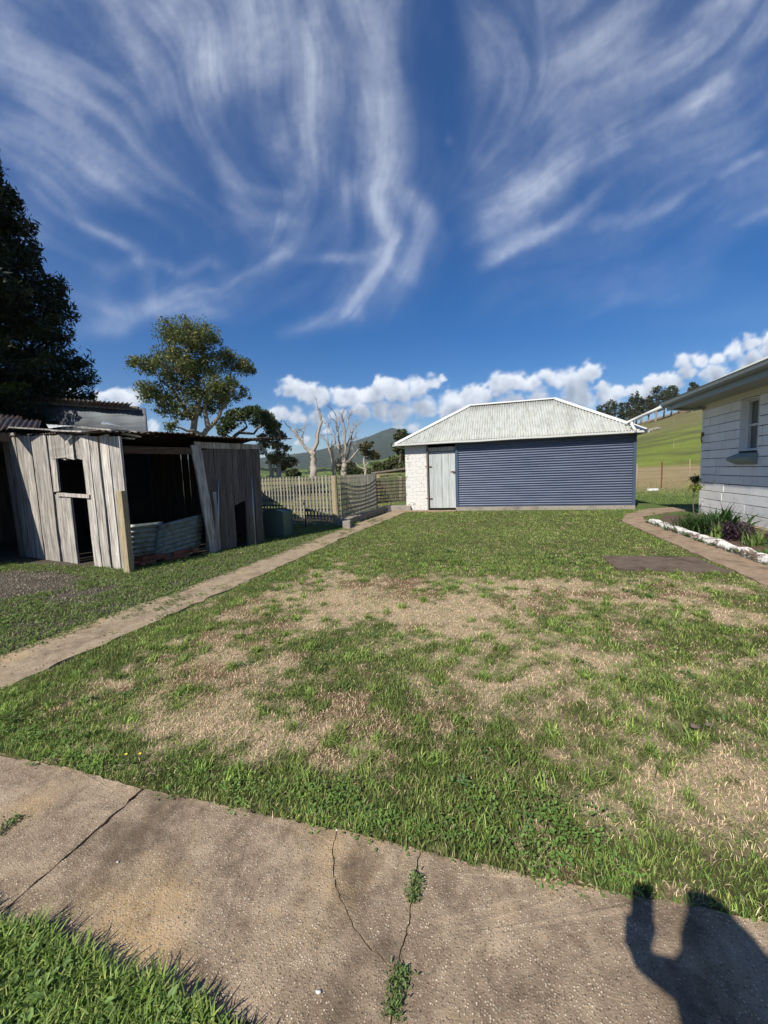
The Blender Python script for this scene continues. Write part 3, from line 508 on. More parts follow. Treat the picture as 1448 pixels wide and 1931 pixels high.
# door
m_ = MB(); x0 = -2.60; ws = (.235, .245, .24, .245)
for w_ in ws: m_.board((x0 + w_ / 2, SY + .05, .09), (x0 + w_ / 2, SY + .05, 2.12), (1, 0, 0), (0, -1, 0), w_ - .008, w_ - .008, .03, 5, .001, random.uniform(.88, 1.08)); x0 += w_
dr = m_.build('door', 'door', shed)
m_ = MB(); m_.box((-2.13, SY + .09, 1.1), (1.0, .03, 2.05)); m_.box((-2.13, SY + .06, 2.22), (1.04, .08, .15), tint=1.15); m_.build('door_backing', 'board', shed)
m_ = MB(); m_.box((-2.635, SY + .0, 1.15), (.05, .12, 2.25)); m_.build('door_frame', 'dark_board', shed)
m_ = MB(); m_.box((-1.73, SY + .02, 1.40), (.14, .015, .035)); m_.box((-1.68, SY + .005, 1.39), (.05, .03, .05)); m_.tube([(-1.72, SY + .02, 1.40), (-1.72, SY - .01, 1.37), (-1.70, SY - .01, 1.33)], .008, 6); o = m_.build('latch', 'rust', None); o.parent = dr; o.matrix_parent_inverse = Matrix.Translation(-V((0, SY, 0)))
for hzz in (1.62, .45):
    m_ = MB(); m_.box((-2.60, SY - .005, hzz), (.24, .012, .028)); o = m_.build('hinge', 'rust', None); o.parent = dr; o.matrix_parent_inverse = Matrix.Translation(-V((0, SY, 0)))
# roof
ex0, ex1, ey0, ey1, ez = -3.80, 4.24, SY - .24, SB + .24, EV; rx0, rx1, ry, rz = -1.28, 1.90, 16.36, 3.97
def slope(mb, E0, E1, R0, R1, pitch=.085, amp=.016):
    E0, E1, R0, R1 = map(V, (E0, E1, R0, R1)); ax = (E1 - E0).normalized(); L = (E1 - E0).length; s0 = (R0 - E0).dot(ax); s1 = (R1 - E0).dot(ax)
    upv = ((R0 - E0) - ax * s0); H = upv.length; un = upv.normalized(); nn = ax.cross(un).normalized(); n = int(L / pitch * 6); vs = []; fs = []
    for i in range(n + 1):
        s = L * i / n; t = H * min(1, s / s0 if s0 > 0 else 1, (L - s) / (L - s1) if L - s1 > 0 else 1)
        off = nn * amp * math.sin(i / 6 * 2 * math.pi); q = 4
        for j in range(q + 1): vs.append(E0 + ax * s + un * (t * j / q) + off + nn * .004 * math.sin(s * 2.1 + j))
    for i in range(n):
        for j in range(4): a = i * 5 + j; fs.append((a, a + 5, a + 6, a + 1))
    mb.add(vs, fs)
A, B, C, D = (ex0, ey0, ez), (ex1, ey0, ez), (ex1, ey1, ez), (ex0, ey1, ez); P, Q = (rx0, ry, rz), (rx1, ry, rz)
m_ = MB(); slope(m_, A, B, P, Q); slope(m_, B, C, Q, Q); slope(m_, C, D, Q, P); slope(m_, D, A, P, P); rf = m_.build('roof', 'roof', shed, smooth=True, solid=.002)
m_ = MB()
for a, b in ((P, Q), (A, P), (B, Q), (C, Q), (D, P)):
    a = V(a) + V((0, 0, .02)); b = V(b) + V((0, 0, .02)); m_.tube([a, a.lerp(b, .3) + V((0, 0, .006)), a.lerp(b, .65), b], .028, 8); 
    s_ = (b - a).cross(V((0, 0, 1))).normalized()
    for sg in (-1, 1): m_.bar(a + s_ * sg * .07 - V((0, 0, .012)), b + s_ * sg * .07 - V((0, 0, .012)), .11, .008, up=V((0, 0, 1)) + s_ * sg * .55)
o = m_.build('ridge_capping', 'white', None, smooth=False); o.parent = rf; o.matrix_parent_inverse = Matrix.Translation(-V((0, SY, 0)))
m_ = MB(); 
for a, b in ((A, B), (B, C), (D, A)):
    a = V(a) + V((0, 0, -.035)); b = V(b) + V((0, 0, -.035)); d = (b - a).normalized(); out = d.cross(V((0, 0, 1))); n = 14; vs = []; fs = []
    prof = [(0, .03), (0, -.03), (.015, -.045), (.06, -.05), (.085, -.035), (.09, .025), (.083, .025), (.078, -.03), (.02, -.038), (.008, .03)]
    for i in range(n + 1):
        p = a.lerp(b, i / n) + V((0, 0, random.uniform(-.008, .006)))
        for u, v_ in prof: vs.append(p + out * (u - .01) + V((0, 0, v_)))
    k = len(prof)
    for i in range(n):
        for j in range(k): fs.append((i * k + j, i * k + (j + 1) % k, (i + 1) * k + (j + 1) % k, (i + 1) * k + j))
    fs += [tuple(range(k)), tuple(range(n * k, n * k + k))]; m_.add(vs, fs)
m_.build('gutter', 'white', shed)
m_ = MB(); m_.box(((ex0 + ex1) / 2, SY - .12, EV - .05), (ex1 - ex0 - .15, .22, .02)); m_.box(((ex0 + ex1) / 2, (SY + SB) / 2, EV + .06), (ex1 - ex0 - .4, SB - SY, .03)); m_.build('eave_lining', 'black', shed)
# bent pipe from the far house gutter towards the shed roof
pa = PD(1184, 796, 14.9); pb = PD(1247, 768, 13.7); m_ = MB(); m_.tube([pb, pb.lerp(pa, .5), pa, pa + V((-.06, -.02, -.06))], .045, 10)
tag(m_.build('rain_pipe', 'white', smooth=True), 'white rainwater pipe slanting between house eave and shed roof', 'pipe')
m_ = MB(); e = V(PD(1200, 806, 14.6)); m_.tube([PD(1194, 790, 14.75), PD(1191, 800, 14.7), PD(1196, 809, 14.62), PD(1199, 815, 14.6)], [.02, .045, .045, .03], 8); m_.build('downpipe_bend', 'white', shed, smooth=True)

# ================================================================== HOUSE
HX = 4.87; HY1 = 12.15; HY0 = -1.5; WT = 2.93
house = thing('house', (HX, 5, 0), 'white painted block house wall with grey-green gutter and sash window at right', 'house')
wy0, wy1, wz0, wz1 = 9.79, 10.46, 1.63, 2.70
m_ = MB()
def hbox(y0, y1, z0, z1): m_.box((HX + .17, (y0 + y1) / 2, (z0 + z1) / 2), (.30, y1 - y0, z1 - z0))
hbox(HY0, wy0, 0, WT); hbox(wy1, HY1 - .01, 0, WT); hbox(wy0, wy1, 0, wz0); hbox(wy0, wy1, wz1, WT); m_.box((HX + 3.2, HY1 - .16, WT / 2), (5.9, .30, WT - .01)); m_.build('mortar_core', 'mortar', house)
m_ = MB(); z = .10; row = 0; courses = []
while z < WT - .28:
    h_ = .205 + random.uniform(-.012, .012); courses.append((z, h_)); z += h_
for row, (z, h_) in enumerate(courses):
    y = HY1; first = True
    while y > 2.0:
        L_b = (random.choice((.20, .42)) if first else random.uniform(.45, 1.15)) ; first = False; ya = max(y - L_b, 2.0); segs = [(ya, y)]
        if z < wz1 and z + h_ > wz0:
            ns = []
            for a, b in segs:
                if b <= wy0 or a >= wy1: ns.append((a, b)); continue
                if a < wy0: ns.append((a, wy0))
                if b > wy1: ns.append((wy1, b))
            segs = ns
        for a, b in segs:
            if b - a < .05: continue
            gp = random.choice((.014, .014, .008, .003)); tn = random.uniform(.93, 1.04)
            m_.box((HX + .012 + random.uniform(-.004, .004), (a + b) / 2, z + h_ / 2), (.028, b - a - gp, h_ - random.choice((.014, .020, .011))), tint=tn)
        y = ya
m_.build('block_facing', 'block', house, bevel=.002)
m_ = MB(); z = courses[-1][0] + courses[-1][1]; m_.box((HX - .004, (HY0 + HY1) / 2, (z + WT) / 2 + .1), (.03, HY1 - HY0, WT - z + .2)); m_.build('frieze', 'cream', house)
m_ = MB(); m_.box((HX - .02, (HY0 + HY1) / 2 , .05), (.10, HY1 - HY0, .10)); m_.build('base_ledge', 'path', house, bevel=.01)
# north end blocks (return wall)
# window
wf = bpy.data.objects.new('window', None)
m_ = MB(); fx = HX + .17
for a, b, c, d in ((wy0, wy0 + .05, wz0, wz1), (wy1 - .05, wy1, wz0, wz1), (wy0 + .05, wy1 - .05, wz1 - .05, wz1), (wy0 + .05, wy1 - .05, wz0, wz0 + .05), (wy0 + .05, wy1 - .05, 2.14, 2.19)): m_.box((fx, (a + b) / 2, (c + d) / 2), (.06, b - a, d - c))
m_.box((fx, (wy0 + wy1) / 2, 1.9), (.03, .022, .44)); m_.box((fx, (wy0 + wy1) / 2, 2.42), (.03, .022, .44))
win = m_.build('window', 'white', house)
def sub(mb, name, mat, par, **k): o = mb.build(name, mat, None, **k); o.parent = par; o.matrix_parent_inverse = Matrix.Translation(-V(par.parent.location)); return o
m_ = MB(); m_.box((fx + .02, (wy0 + wy1) / 2, (wz0 + wz1) / 2), (.008, wy1 - wy0 - .08, wz1 - wz0 - .08)); sub(m_, 'pane', 'glass', win)
m_ = MB()
for yy, wdt in ((wy0 - .02, .06), (wy1 + .02, .06)): m_.box((HX + .08, yy + (.022 if yy < 10 else -.022), (wz0 + wz1) / 2), (.15, .012, wz1 - wz0))
m_.box((HX + .08, (wy0 + wy1) / 2, wz1 - .006), (.15, wy1 - wy0, .012)); m_.box((HX + .08, (wy0 + wy1) / 2, wz0 + .006), (.15, wy1 - wy0, .012)); sub(m_, 'reveal', 'block', win)
m_ = MB(); m_.add([(HX - .17, wy0 - .05, 1.44), (HX - .17, wy1 + .10, 1.44), (HX, wy1 + .05, 1.34), (HX, wy0 - .03, 1.34), (HX - .17, wy0 - .05, 1.50), (HX - .17, wy1 + .10, 1.50), (HX + .05, wy1 + .08, 1.60), (HX + .05, wy0 - .05, 1.60), (HX + .05, wy1 + .05, 1.35), (HX + .05, wy0 - .03, 1.35)], [(0, 1, 5, 4), (4, 5, 6, 7), (0, 3, 2, 1), (3, 9, 8, 2), (1, 2, 8, 6, 5), (0, 4, 7, 9, 3)]); sub(m_, 'sill', 'sill', win, bevel=.008)
# eaves
OX = 4.27; OY = 12.75; GZ = 2.98
m_ = MB(); m_.box((OX + .03, (HY0 + OY) / 2, GZ - .06), (.025, OY - HY0, .17)); m_.box(((OX + 9) / 2 + .1, OY - .03, GZ - .06), (9 - OX - .1, .025, .17)); m_.build('fascia', 'fascia', house)
m_ = MB(); m_.box(((OX + HX) / 2 + .03, (HY0 + OY) / 2 , GZ - .12), (HX - OX - .02, OY - HY0 - .1, .015)); m_.box(((HX + 9) / 2 + .06, (OY + HY1) / 2, GZ - .12), (9 - HX - .1, OY - HY1 - .05, .015)); m_.build('soffit', 'soffit', house)
m_ = MB()
for a, b in (((OX + .02, HY0, GZ + .03), (OX + .02, OY + .12, GZ + .03)), ((OX - .09, OY + .0, GZ + .03), (9, OY + .0, GZ + .03))):
    a = V(a); b = V(b); d = (b - a).normalized(); out = V((-1, 0, 0)) if abs(d.y) > .5 else V((0, 1, 0)); n = 10; vs = []; fs = []
    prof = [(0, .065), (0, -.05), (.03, -.062), (.085, -.05), (.115, -.01), (.12, .06), (.128, .072), (.108, .072), (.105, 0), (.08, -.035), (.03, -.045), (.012, .065)]; k = len(prof)
    for i in range(n + 1):
        p = a.lerp(b, i / n)
        for u, v_ in prof: vs.append(p + out * u + V((0, 0, v_)))
    for i in range(n):
        for j in range(k): fs.append((i * k + j, i * k + (j + 1) % k, (i + 1) * k + (j + 1) % k, (i + 1) * k + j))
    fs += [tuple(range(k)), tuple(range(n * k, n * k + k))]; m_.add(vs, fs)
m_.build('gutter', 'gutter', house)
m_ = MB(); e0 = (OX - .02, OY + .02, GZ + .09); pk = (8.4, 8.6, GZ + 1.95); slope(m_, (OX - .02, HY0, GZ + .09), e0, (8.4, HY0, GZ + 1.95), pk); slope(m_, e0, (12.6, OY + .02, GZ + .09), pk, pk); m_.build('roof', 'roof', house, smooth=True, solid=.002)
m_ = MB(); m_.tube([(OX + .0, OY - .25, GZ - .03), (OX + .1, OY - .28, GZ - .14), (OX + .35, OY - .42, GZ - .19), (HX - .06, HY1 - .2, GZ - .22)], .036, 8); m_.build('downpipe', 'fascia', house, smooth=True)
m_ = MB(); m_.box((HX - .02, HY1 - .10, 2.12), (.05, .04, .10)); m_.tube([(HX - .03, HY1 - .1, 2.1), (HX - .05, HY1 - .1, 2.0), (HX - .03, HY1 - .11, 1.9)], .012, 6); m_.build('bracket', 'rust', house)

# ================================================================== TIMBER BARN
BC = G(235, 1075); BL = G(50, 1050); BR = G(495, 1025); BC.z = BL.z = BR.z = 0
df = (BC - BL).normalized(); nf = V((df.y, -df.x, 0)); ds = (BR - BC).normalized(); ns = V((ds.y, -ds.x, 0))
if nf.y > 0: nf = -nf
if ns.x < 0: ns = -ns
back = -nf * 2.9
barn = thing('timber_shed', BC, 'ramshackle grey weathered timber barn with dark openings and rusty roof sheets', 'shed')
def wallpt(A, d, s, z): return V((A.x + d.x * s, A.y + d.y * s, z))
fr = MB()
def fb(x0, x1, ytop, ybot, tint=1., off=0., mb=None, yref=900, A=BL, B=BC, d=None, n=None, rag=.03, lowz=None):
    mb = mb or fr; d = d or df; n = n or nf
    s0, _ = onplane(x0, yref, A, B); s1, _ = onplane(x1, yref, A, B); s = (s0 + s1) / 2; w_ = abs(s1 - s0)
    xm = (x0 + x1) / 2; zt = onplane(xm, ytop, A, B)[1]; zb = onplane(xm, ybot, A, B)[1] if lowz is None else lowz
    mb.board(wallpt(A, d, s, zb) + n * off, wallpt(A, d, s, zt) + n * off, d, n, w_ - .03, w_ - .026, .035, 9, .006, tint * random.uniform(.78, 1.12), rag)
# full boards at photo height y=900 (x spans)
T = (1.03, 1.0, .97)
for x0, x1, yt, yb, tn in ((24, 41, 818, 1046, .8), (41, 55, 818, 1050, .95), (55, 70, 818, 1052, 1.), (71, 100, 819, 1056, 1.02), (178, 195, 820, 1066, 1.1), (197, 214, 820, 1072, 1.05), (214, 236, 820, 1074, 1.)):
    fb(x0, x1, yt, yb, tn, random.uniform(0, .02))
fb(101, 113, 819, 929, 1.0, .012); fb(99, 128, 819, 866, .98, .02, yref=845); fb(113, 124, 819, 866, 1.0, .0, yref=845); fb(126, 142, 820, 866, 1.04, .01, yref=845); fb(144, 159, 820, 866, 1.0, .0, yref=845); fb(162, 178, 820, 1066, 1.05, .01)
fr.build('front_wall', 'board', barn)
m_ = MB(); fb(113, 128, 931, 1062, 1., .0, mb=m_, yref=1000); fb(128, 144, 931, 1063, 1.05, .012, mb=m_, yref=1000); m_.build('lower_boards', 'board', barn)
fb_s, fz = onplane(113, 932, BL, BC); fb_e, fz2 = onplane(168, 936, BL, BC)
m_ = MB(); m_.bar(wallpt(BL, df, fb_s, fz) + nf * .03, wallpt(BL, df, fb_e + .1, fz2) + nf * .03, .05, .06); m_.build('window_sill', 'board', barn)
# side wall
sw_ = MB()
def sb(x0, x1, yt, yb, tn=1., off=0., yref=950, x2=None): 
    s0, _ = onplane(x0, yt, BC, BR); s1, _ = onplane(x1, yt, BC, BR); zt = onplane((x0 + x1) / 2, yt, BC, BR)[1]
    k = (yb - yt); b0 = x0 + .052 * k; b1 = x1 + .056 * k; t0, _ = onplane(b0, yb, BC, BR); t1, zb = onplane(b1, yb, BC, BR)
    sw_.board(wallpt(BC, ds, (t0 + t1) / 2, max(zb, .02)) + ns * off, wallpt(BC, ds, (s0 + s1) / 2, zt) + ns * off, ds, ns, abs(t1 - t0) - .012, abs(s1 - s0) - .012, .03, 8, .006, tn * random.uniform(.82, 1.1), .03)
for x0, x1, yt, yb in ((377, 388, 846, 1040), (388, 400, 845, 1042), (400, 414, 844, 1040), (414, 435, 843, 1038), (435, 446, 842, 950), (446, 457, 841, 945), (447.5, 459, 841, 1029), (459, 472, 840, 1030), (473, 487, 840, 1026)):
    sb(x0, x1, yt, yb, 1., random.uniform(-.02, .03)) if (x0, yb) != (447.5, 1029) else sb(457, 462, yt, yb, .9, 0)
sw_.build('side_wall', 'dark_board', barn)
m_ = MB(); s0, z0 = onplane(364, 836, BC, BR); s1, z1 = onplane(487, 840, BC, BR); m_.board(wallpt(BC, ds, s0, z0 - .03) + ns * .035, wallpt(BC, ds, s1, z1 - .03) + ns * .035, (0, 0, 1), ns, .12, .10, .03, 8, .004); m_.build('top_rail', 'board', barn)
m_ = MB(); s0, z0 = onplane(366, 840, BC, BR); s1, z1 = onplane(408, 1055, BC, BR); m_.board(wallpt(BC, ds, s1 - .06, 0) + ns * .07, wallpt(BC, ds, s0, z0) + ns * .05, ds, ns, .17, .17, .05, 9, .005, 1.1); m_.board(wallpt(BC, ds, s1 + .03, .05) + ns * .05, wallpt(BC, ds, s0 + .30, 1.2) + ns * .05, ds, ns, .09, .07, .03, 6, .005, 1.1); m_.build('door_post', 'board', barn)
m_ = MB(); s0, z0 = onplane(232, 848, BC, BR); s1, z1 = onplane(366, 853, BC, BR); m_.bar(wallpt(BC, ds, 0, z0 + .0), wallpt(BC, ds, s1, z1 + .02), .10, .12); m_.build('lintel', 'beam', barn)
# hidden walls, dark inside
bk1 = V((-9.35, 8.7, 0)); bk2 = V((-7.7, 9.6, 0)); m_ = MB()
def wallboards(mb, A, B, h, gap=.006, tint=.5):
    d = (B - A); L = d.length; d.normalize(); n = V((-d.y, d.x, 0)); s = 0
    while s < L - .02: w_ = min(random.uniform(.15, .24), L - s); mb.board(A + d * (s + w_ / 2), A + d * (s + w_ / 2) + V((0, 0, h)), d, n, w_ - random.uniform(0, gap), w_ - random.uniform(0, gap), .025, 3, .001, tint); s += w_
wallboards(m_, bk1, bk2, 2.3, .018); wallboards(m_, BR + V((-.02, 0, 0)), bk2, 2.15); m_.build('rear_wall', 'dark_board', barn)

# roof of the barn: overlapping sheets
m_ = MB(); zr = 2.27; ov = -.10
def RZ(p): s = (p - BC).dot(-df); return 2.245 + .05 * max(0, s) 
sidelen = (BR - BC).length; dinto = -ns
k = 0; s = -.25
while s < sidelen + .15:
    w_ = .78; a = BC + ds * s + ns * .26; z_ = 2.25 + random.uniform(-.01, .03) + .0 * s; tl = random.uniform(-.02, .03)
    m_.sheet(V((a.x, a.y, z_)), ds * (w_ + .05) + V((0, 0, tl)), dinto * 1.9 + V((0, 0, .08 + random.uniform(-.01, .02))), pitch=.09, amp=.013, nb=3); s += w_ * .93
m_.build('roof', 'iron_rust', barn, smooth=True, solid=.003)
m_ = MB(); s = .25; Lf = (BC - BL).length
while s < Lf + .0:
    w_ = .82; a = BC - df * s + nf * .06; m_.sheet(V((a.x, a.y, RZ(a) + .035)), -df * w_ + V((0, 0, .045)), -nf * 2.6 + V((0, 0, .03)), pitch=.09, amp=.013, nb=3); s += w_ * .94
m_.build('roof_sheeting', 'iron_rust', barn, smooth=True, solid=.003)
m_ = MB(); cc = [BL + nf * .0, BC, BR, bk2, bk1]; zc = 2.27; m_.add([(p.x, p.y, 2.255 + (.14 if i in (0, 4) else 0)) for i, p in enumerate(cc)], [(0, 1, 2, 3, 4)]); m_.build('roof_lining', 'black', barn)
# pale battens and loose sheets lying on the barn roof
def loose(name, pts, d, mat, label, cat='metal sheet', amp=.01):
    P = [PD(x, y, d_) for (x, y), d_ in zip(pts, d)]; mb = MB(); A_, B_, C_ = P; nb = 6
    mb.sheet(A_, B_ - A_, C_ - A_, pitch=.09, amp=amp, nb=nb, bend=lambda i, j: .03 * math.sin(i * 3 + j * 2)); o = mb.build(name, mat, smooth=True, solid=.003); return tag(o, label, cat)
loose('roof_sheet', [(92, 808), (165, 806), (88, 803)], (8.9, 8.3, 9.4), 'iron_light', 'pale loose iron sheet above the front boards of the barn', amp=.002)
loose('roof_sheet', [(190, 800), (238, 809), (196, 796)], (8.2, 7.9, 8.8), 'iron_grey', 'small light curled sheet on the barn roof near the front corner', amp=.002)
loose('roof_sheet', [(290, 824), (345, 825), (300, 817)], (8.2, 8.6, 9.0), 'iron_light', 'bright flattened sheet on the barn roof above the wide opening', amp=.002)
loose('roof_sheet', [(-10, 812), (72, 810), (6, 790)], (10.0, 10.2, 11.3), 'iron_rust', 'rusty crumpled sheet heaped on the left wing roof', amp=.02)
loose('roof_sheet', [(-40, 806), (40, 804), (-30, 782)], (10.8, 11, 12.2), 'iron_rust', 'dark rusty sheet behind the crumpled sheet at left', amp=.02)
m_ = MB()
for x0, x1, y0, y1, dd_ in ((100, 240, 812, 817, 8.3), (150, 262, 806, 815, 8.5), (20, 120, 806, 812, 9.6)): m_.bar(PD(x0, y0, dd_ + .5), PD(x1, y1, dd_ - .35), .09, .025, tint=random.uniform(.5, 1.))
tag(m_.build('loose_planks', 'board'), 'weathered planks lying flat on the barn roof edge', 'planks')
m_ = MB(); m_.bar(PD(232, 818, 7.75), PD(262, 824, 7.9), .12, .02); m_.bar(PD(234, 826, 7.8), PD(250, 828, 7.9), .1, .015); tag(m_.build('roof_flashing', 'iron_light'), 'bent pale strip poking out over the wide barn opening', 'metal strip')
# left wing of the barn (casts the slanting shadow on the boards)
wx = BL.x - .02; wing = thing('lean_to', (wx - 2, 5, 0), 'dark open lean-to wing of the old barn at the left edge', 'shed')
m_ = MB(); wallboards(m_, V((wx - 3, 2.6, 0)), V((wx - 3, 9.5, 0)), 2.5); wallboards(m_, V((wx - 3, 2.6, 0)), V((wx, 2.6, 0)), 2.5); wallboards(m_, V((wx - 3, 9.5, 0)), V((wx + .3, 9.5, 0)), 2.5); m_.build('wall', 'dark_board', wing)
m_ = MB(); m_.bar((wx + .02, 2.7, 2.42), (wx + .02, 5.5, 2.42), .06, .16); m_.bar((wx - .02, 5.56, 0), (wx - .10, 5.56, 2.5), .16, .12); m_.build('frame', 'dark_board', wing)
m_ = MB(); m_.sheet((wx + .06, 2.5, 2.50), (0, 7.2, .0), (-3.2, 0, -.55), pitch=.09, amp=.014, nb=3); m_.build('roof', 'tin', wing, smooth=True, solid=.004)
# new pine post
p0 = G(240, 1083); tp = onplane(232, 926, p0, p0 + V((1, .15, 0)))
m_ = MB(); m_.box((p0.x - .02, p0.y + .05, .66), (.10, .10, 1.32), .2); tag(m_.build('pine_post', 'pine', bevel=.006), 'short square yellow pine post standing at the barn corner', 'post')
# loose corrugated sheets across the opening
def sidept(x, y, off): s, z_ = onplane(x, y, BC, BR); q = wallpt(BC, ds, s, z_) + ns * off; return q
a = sidept(243, 1052, -.05); b = sidept(248, 990, -.05); c_ = sidept(306, 1042, -.05); m_ = MB(); m_.sheet(a, b - a, c_ - a, pitch=.085, amp=.014, nb=5); tag(m_.build('corrugated_sheet', 'iron_green', smooth=True, solid=.003), 'pale green corrugated sheet by the pine post across the barn opening', 'metal sheet')
a = sidept(290, 1058, .0); b = sidept(300, 990, -.02); c_ = sidept(380, 1036, -.02); m_ = MB(); m_.sheet(a, b - a, c_ - a + V((0, 0, .06)), pitch=.085, amp=.014, nb=5, bend=lambda i, j: .02 * j); tag(m_.build('corrugated_sheet', 'iron_green', smooth=True, solid=.003), 'bowed corrugated sheet rising towards the leaning door post', 'metal sheet')
brk = thing('brick_rubble', sidept(300, 1060, .0), 'red brick rubble under the corrugated sheets in the barn opening', 'rubble'); 
for i in range(16):
    q = sidept(258 + i * 7.2, 1060, random.uniform(-.12, .05)); m_ = MB(); m_.box((q.x, q.y, random.choice((.05, .05, .13))), (.22, .11, .08), random.uniform(-.5, 1.5)); m_.build('brick', 'brick', brk, bevel=.008)
for (x0, y0, x1, y1, lb) in ((408, 904, 404, 1042, 'thin metal pole leaning on the dark side boards, left of the small opening'), (470, 902, 474, 1030, 'thin metal pole leaning on the side boards nearest the green cabinet')):
    m_ = MB(); t_ = sidept(x0, y0, .07); b_ = sidept(x1, y1, .16); b_.z = .01; m_.tube([b_, t_], .014, 8); tag(m_.build('metal_pole', 'metal', smooth=True), lb, 'pole')
# ------------------------------------------------------------------ tin building behind
tA = PD(-60, 760, 18.5); tB = PD(278, 800, 13.6); tA.z = tB.z = 0; td = (tB - tA).normalized(); tn_ = V((td.y, -td.x, 0)); 
if tn_.y > 0: tn_ = -tn_
tin = thing('tin_building', tB, 'taller grey iron-sheet building standing behind the timber barn', 'building')
zt = lambda x, y: onplane(x, y, tA, tB)[1]
m_ = MB(); z1 = zt(275, 770); s1 = onplane(111, 760, tA, tB)[0]; Lt = (tB - tA).length; z2 = zt(115, 752); z3 = zt(0, 752)
def strip(s0, s1, z0a, z0b, z1a, z1b, off):
    vs = []; fs = []; n = 24
    for i in range(n + 1):
        k = i / n; s = s0 + (s1 - s0) * k; o_ = off + .012 * math.sin(k * 19)
        for j in range(6): q = wallpt(tA, td, s, (z0a + (z0b - z0a) * k) * (1 - j / 5) + (z1a + (z1b - z1a) * k) * j / 5) + tn_ * (o_ + .01 * math.sin(j * 2.1)); vs.append(q)
    for i in range(n):
        for j in range(5): a = i * 6 + j; fs.append((a, a + 6, a + 7, a + 1))
    m_.add(vs, fs)
strip(s1 - .05, Lt, 0, 0, z2, z1, .02); strip(0, s1 + .05, 0, 0, z3 + .1, z2 - .10, -.02); m_.build('sheet_wall', 'tin', tin, smooth=True, solid=.01)
m_ = MB(); rz_ = zt(262, 764); sr = onplane(265, 765, tA, tB)[0]; zl = zt(0, 741); sl_ = onplane(0, 741, tA, tB)[0]
a = wallpt(tA, td, sl_ - 2.5, zl + (zl - rz_) * .35) + tn_ * .3; b = wallpt(tA, td, sr, rz_) + tn_ * .3; m_.sheet(a, b - a, -tn_ * 1.2 - td * 2.2 + V((0, 0, -.5)), pitch=.15, amp=.03, nb=1); m_.build('roof', 'iron_rust', tin, smooth=True, solid=.004)
m_ = MB(); m_.bar(a - V((0, 0, .12)) - tn_ * .2, b - V((0, 0, .12)) - tn_ * .2, .05, .12); m_.build('roof_beam', 'dark_board', tin)
m_ = MB(); q = tB - td * .03; vd = V((tB.x, tB.y, 0)).normalized(); q2 = q + vd * 4 - td * .8; m_.bar((q.x, q.y, z1 / 2), (q2.x, q2.y, z1 / 2), .04, z1 - .05); m_.build('end_wall', 'tin', tin)

# ================================================================== FENCES
FL = G(488, 985); FP = G(635, 990); FM = G(710, 965); FL.z = FP.z = FM.z = 0; FR = V((-3.62, 15.4, 0)); FL0 = FL + (FL - FP).normalized() * 2.2
def trellis(name, A, B, z0, z1, nv, rails, vm, rm, label, parentlabel=None, slat=.035, warp=0.):
    t = thing(name, A, label, 'fence'); d = (B - A); L = d.length; d.normalize(); n = V((d.y, -d.x, 0)); n = n if n.y < 0 or n.x > 0 else -n
    fo_ = lambda s, z_: n * warp * math.sin(s / L * 3.1) * (z_ / 1.4)
    m_ = MB()
    for i in range(nv):
        s = L * (i + .5) / nv; j = random.uniform(-.008, .008); m_.board(A + d * s + V((0, 0, z0 + random.uniform(-.02, .02))) + n * .02, A + d * (s + j) + V((0, 0, z1 + random.uniform(-.012, .012))) + n * (.02) + fo_(s, z1), d, n, slat, slat, .012, 4, .001, random.uniform(.75, 1.15))
    m_.build('pickets', vm, t); m_ = MB()
    for z_ in rails: m_.board(A + V((0, 0, z_)) - n * .012, B + V((0, 0, z_ + random.uniform(-.01, .01))) - n * .012, (0, 0, 1), n, .045, .045, .014, 6, .002, random.uniform(.7, 1.))
    m_.build('rails', rm, t); return t
r8 = [.24 + i * .155 for i in range(8)]
f1 = trellis('picket_fence', FL0, FP - (FP - FL0).normalized() * .1, .16, 1.43, 42, r8, 'fence', 'fence_dark', 'weathered grey-green trellis fence with upright slats left of the round post', slat=.052)
m_ = MB(); dN = V((0, .06, 0))
for z_ in (.42, .95): m_.bar(FL0 + V((0, .07, z_)), FP + V((0, .07, z_)), .04, .07)
m_.build('support_rail', 'fence_dark', f1)
f2 = trellis('lattice_fence', FP + V((.10, .05, 0)), FM, .17, 1.42, 38, r8, 'fence', 'fence_dark', 'dark lattice fence running from the round post towards the shed', slat=.046, warp=.10)
f3 = trellis('lattice_fence', FM + V((0, .1, 0)), FR, .28, 1.26, 26, [.34 + i * .13 for i in range(7)], 'fence_dark', 'fence_dark', 'low dark lattice fence ending at the shed corner', slat=.028)
m_ = MB(); m_.tube([(FP.x, FP.y, 0), (FP.x - .01, FP.y, .7), (FP.x - .02, FP.y, 1.42)], [.10, .095, .088], 14); tag(m_.build('round_post', 'post', smooth=False, bevel=.01), 'thick round timber fence post where the two fence runs meet', 'post')
m_ = MB()
for q in (FM,): m_.box((q.x, q.y, .7), (.07, .07, 1.45))
tag(m_.build('fence_post', 'fence_dark'), 'dark square fence post at the far corner of the lattice fence', 'post')
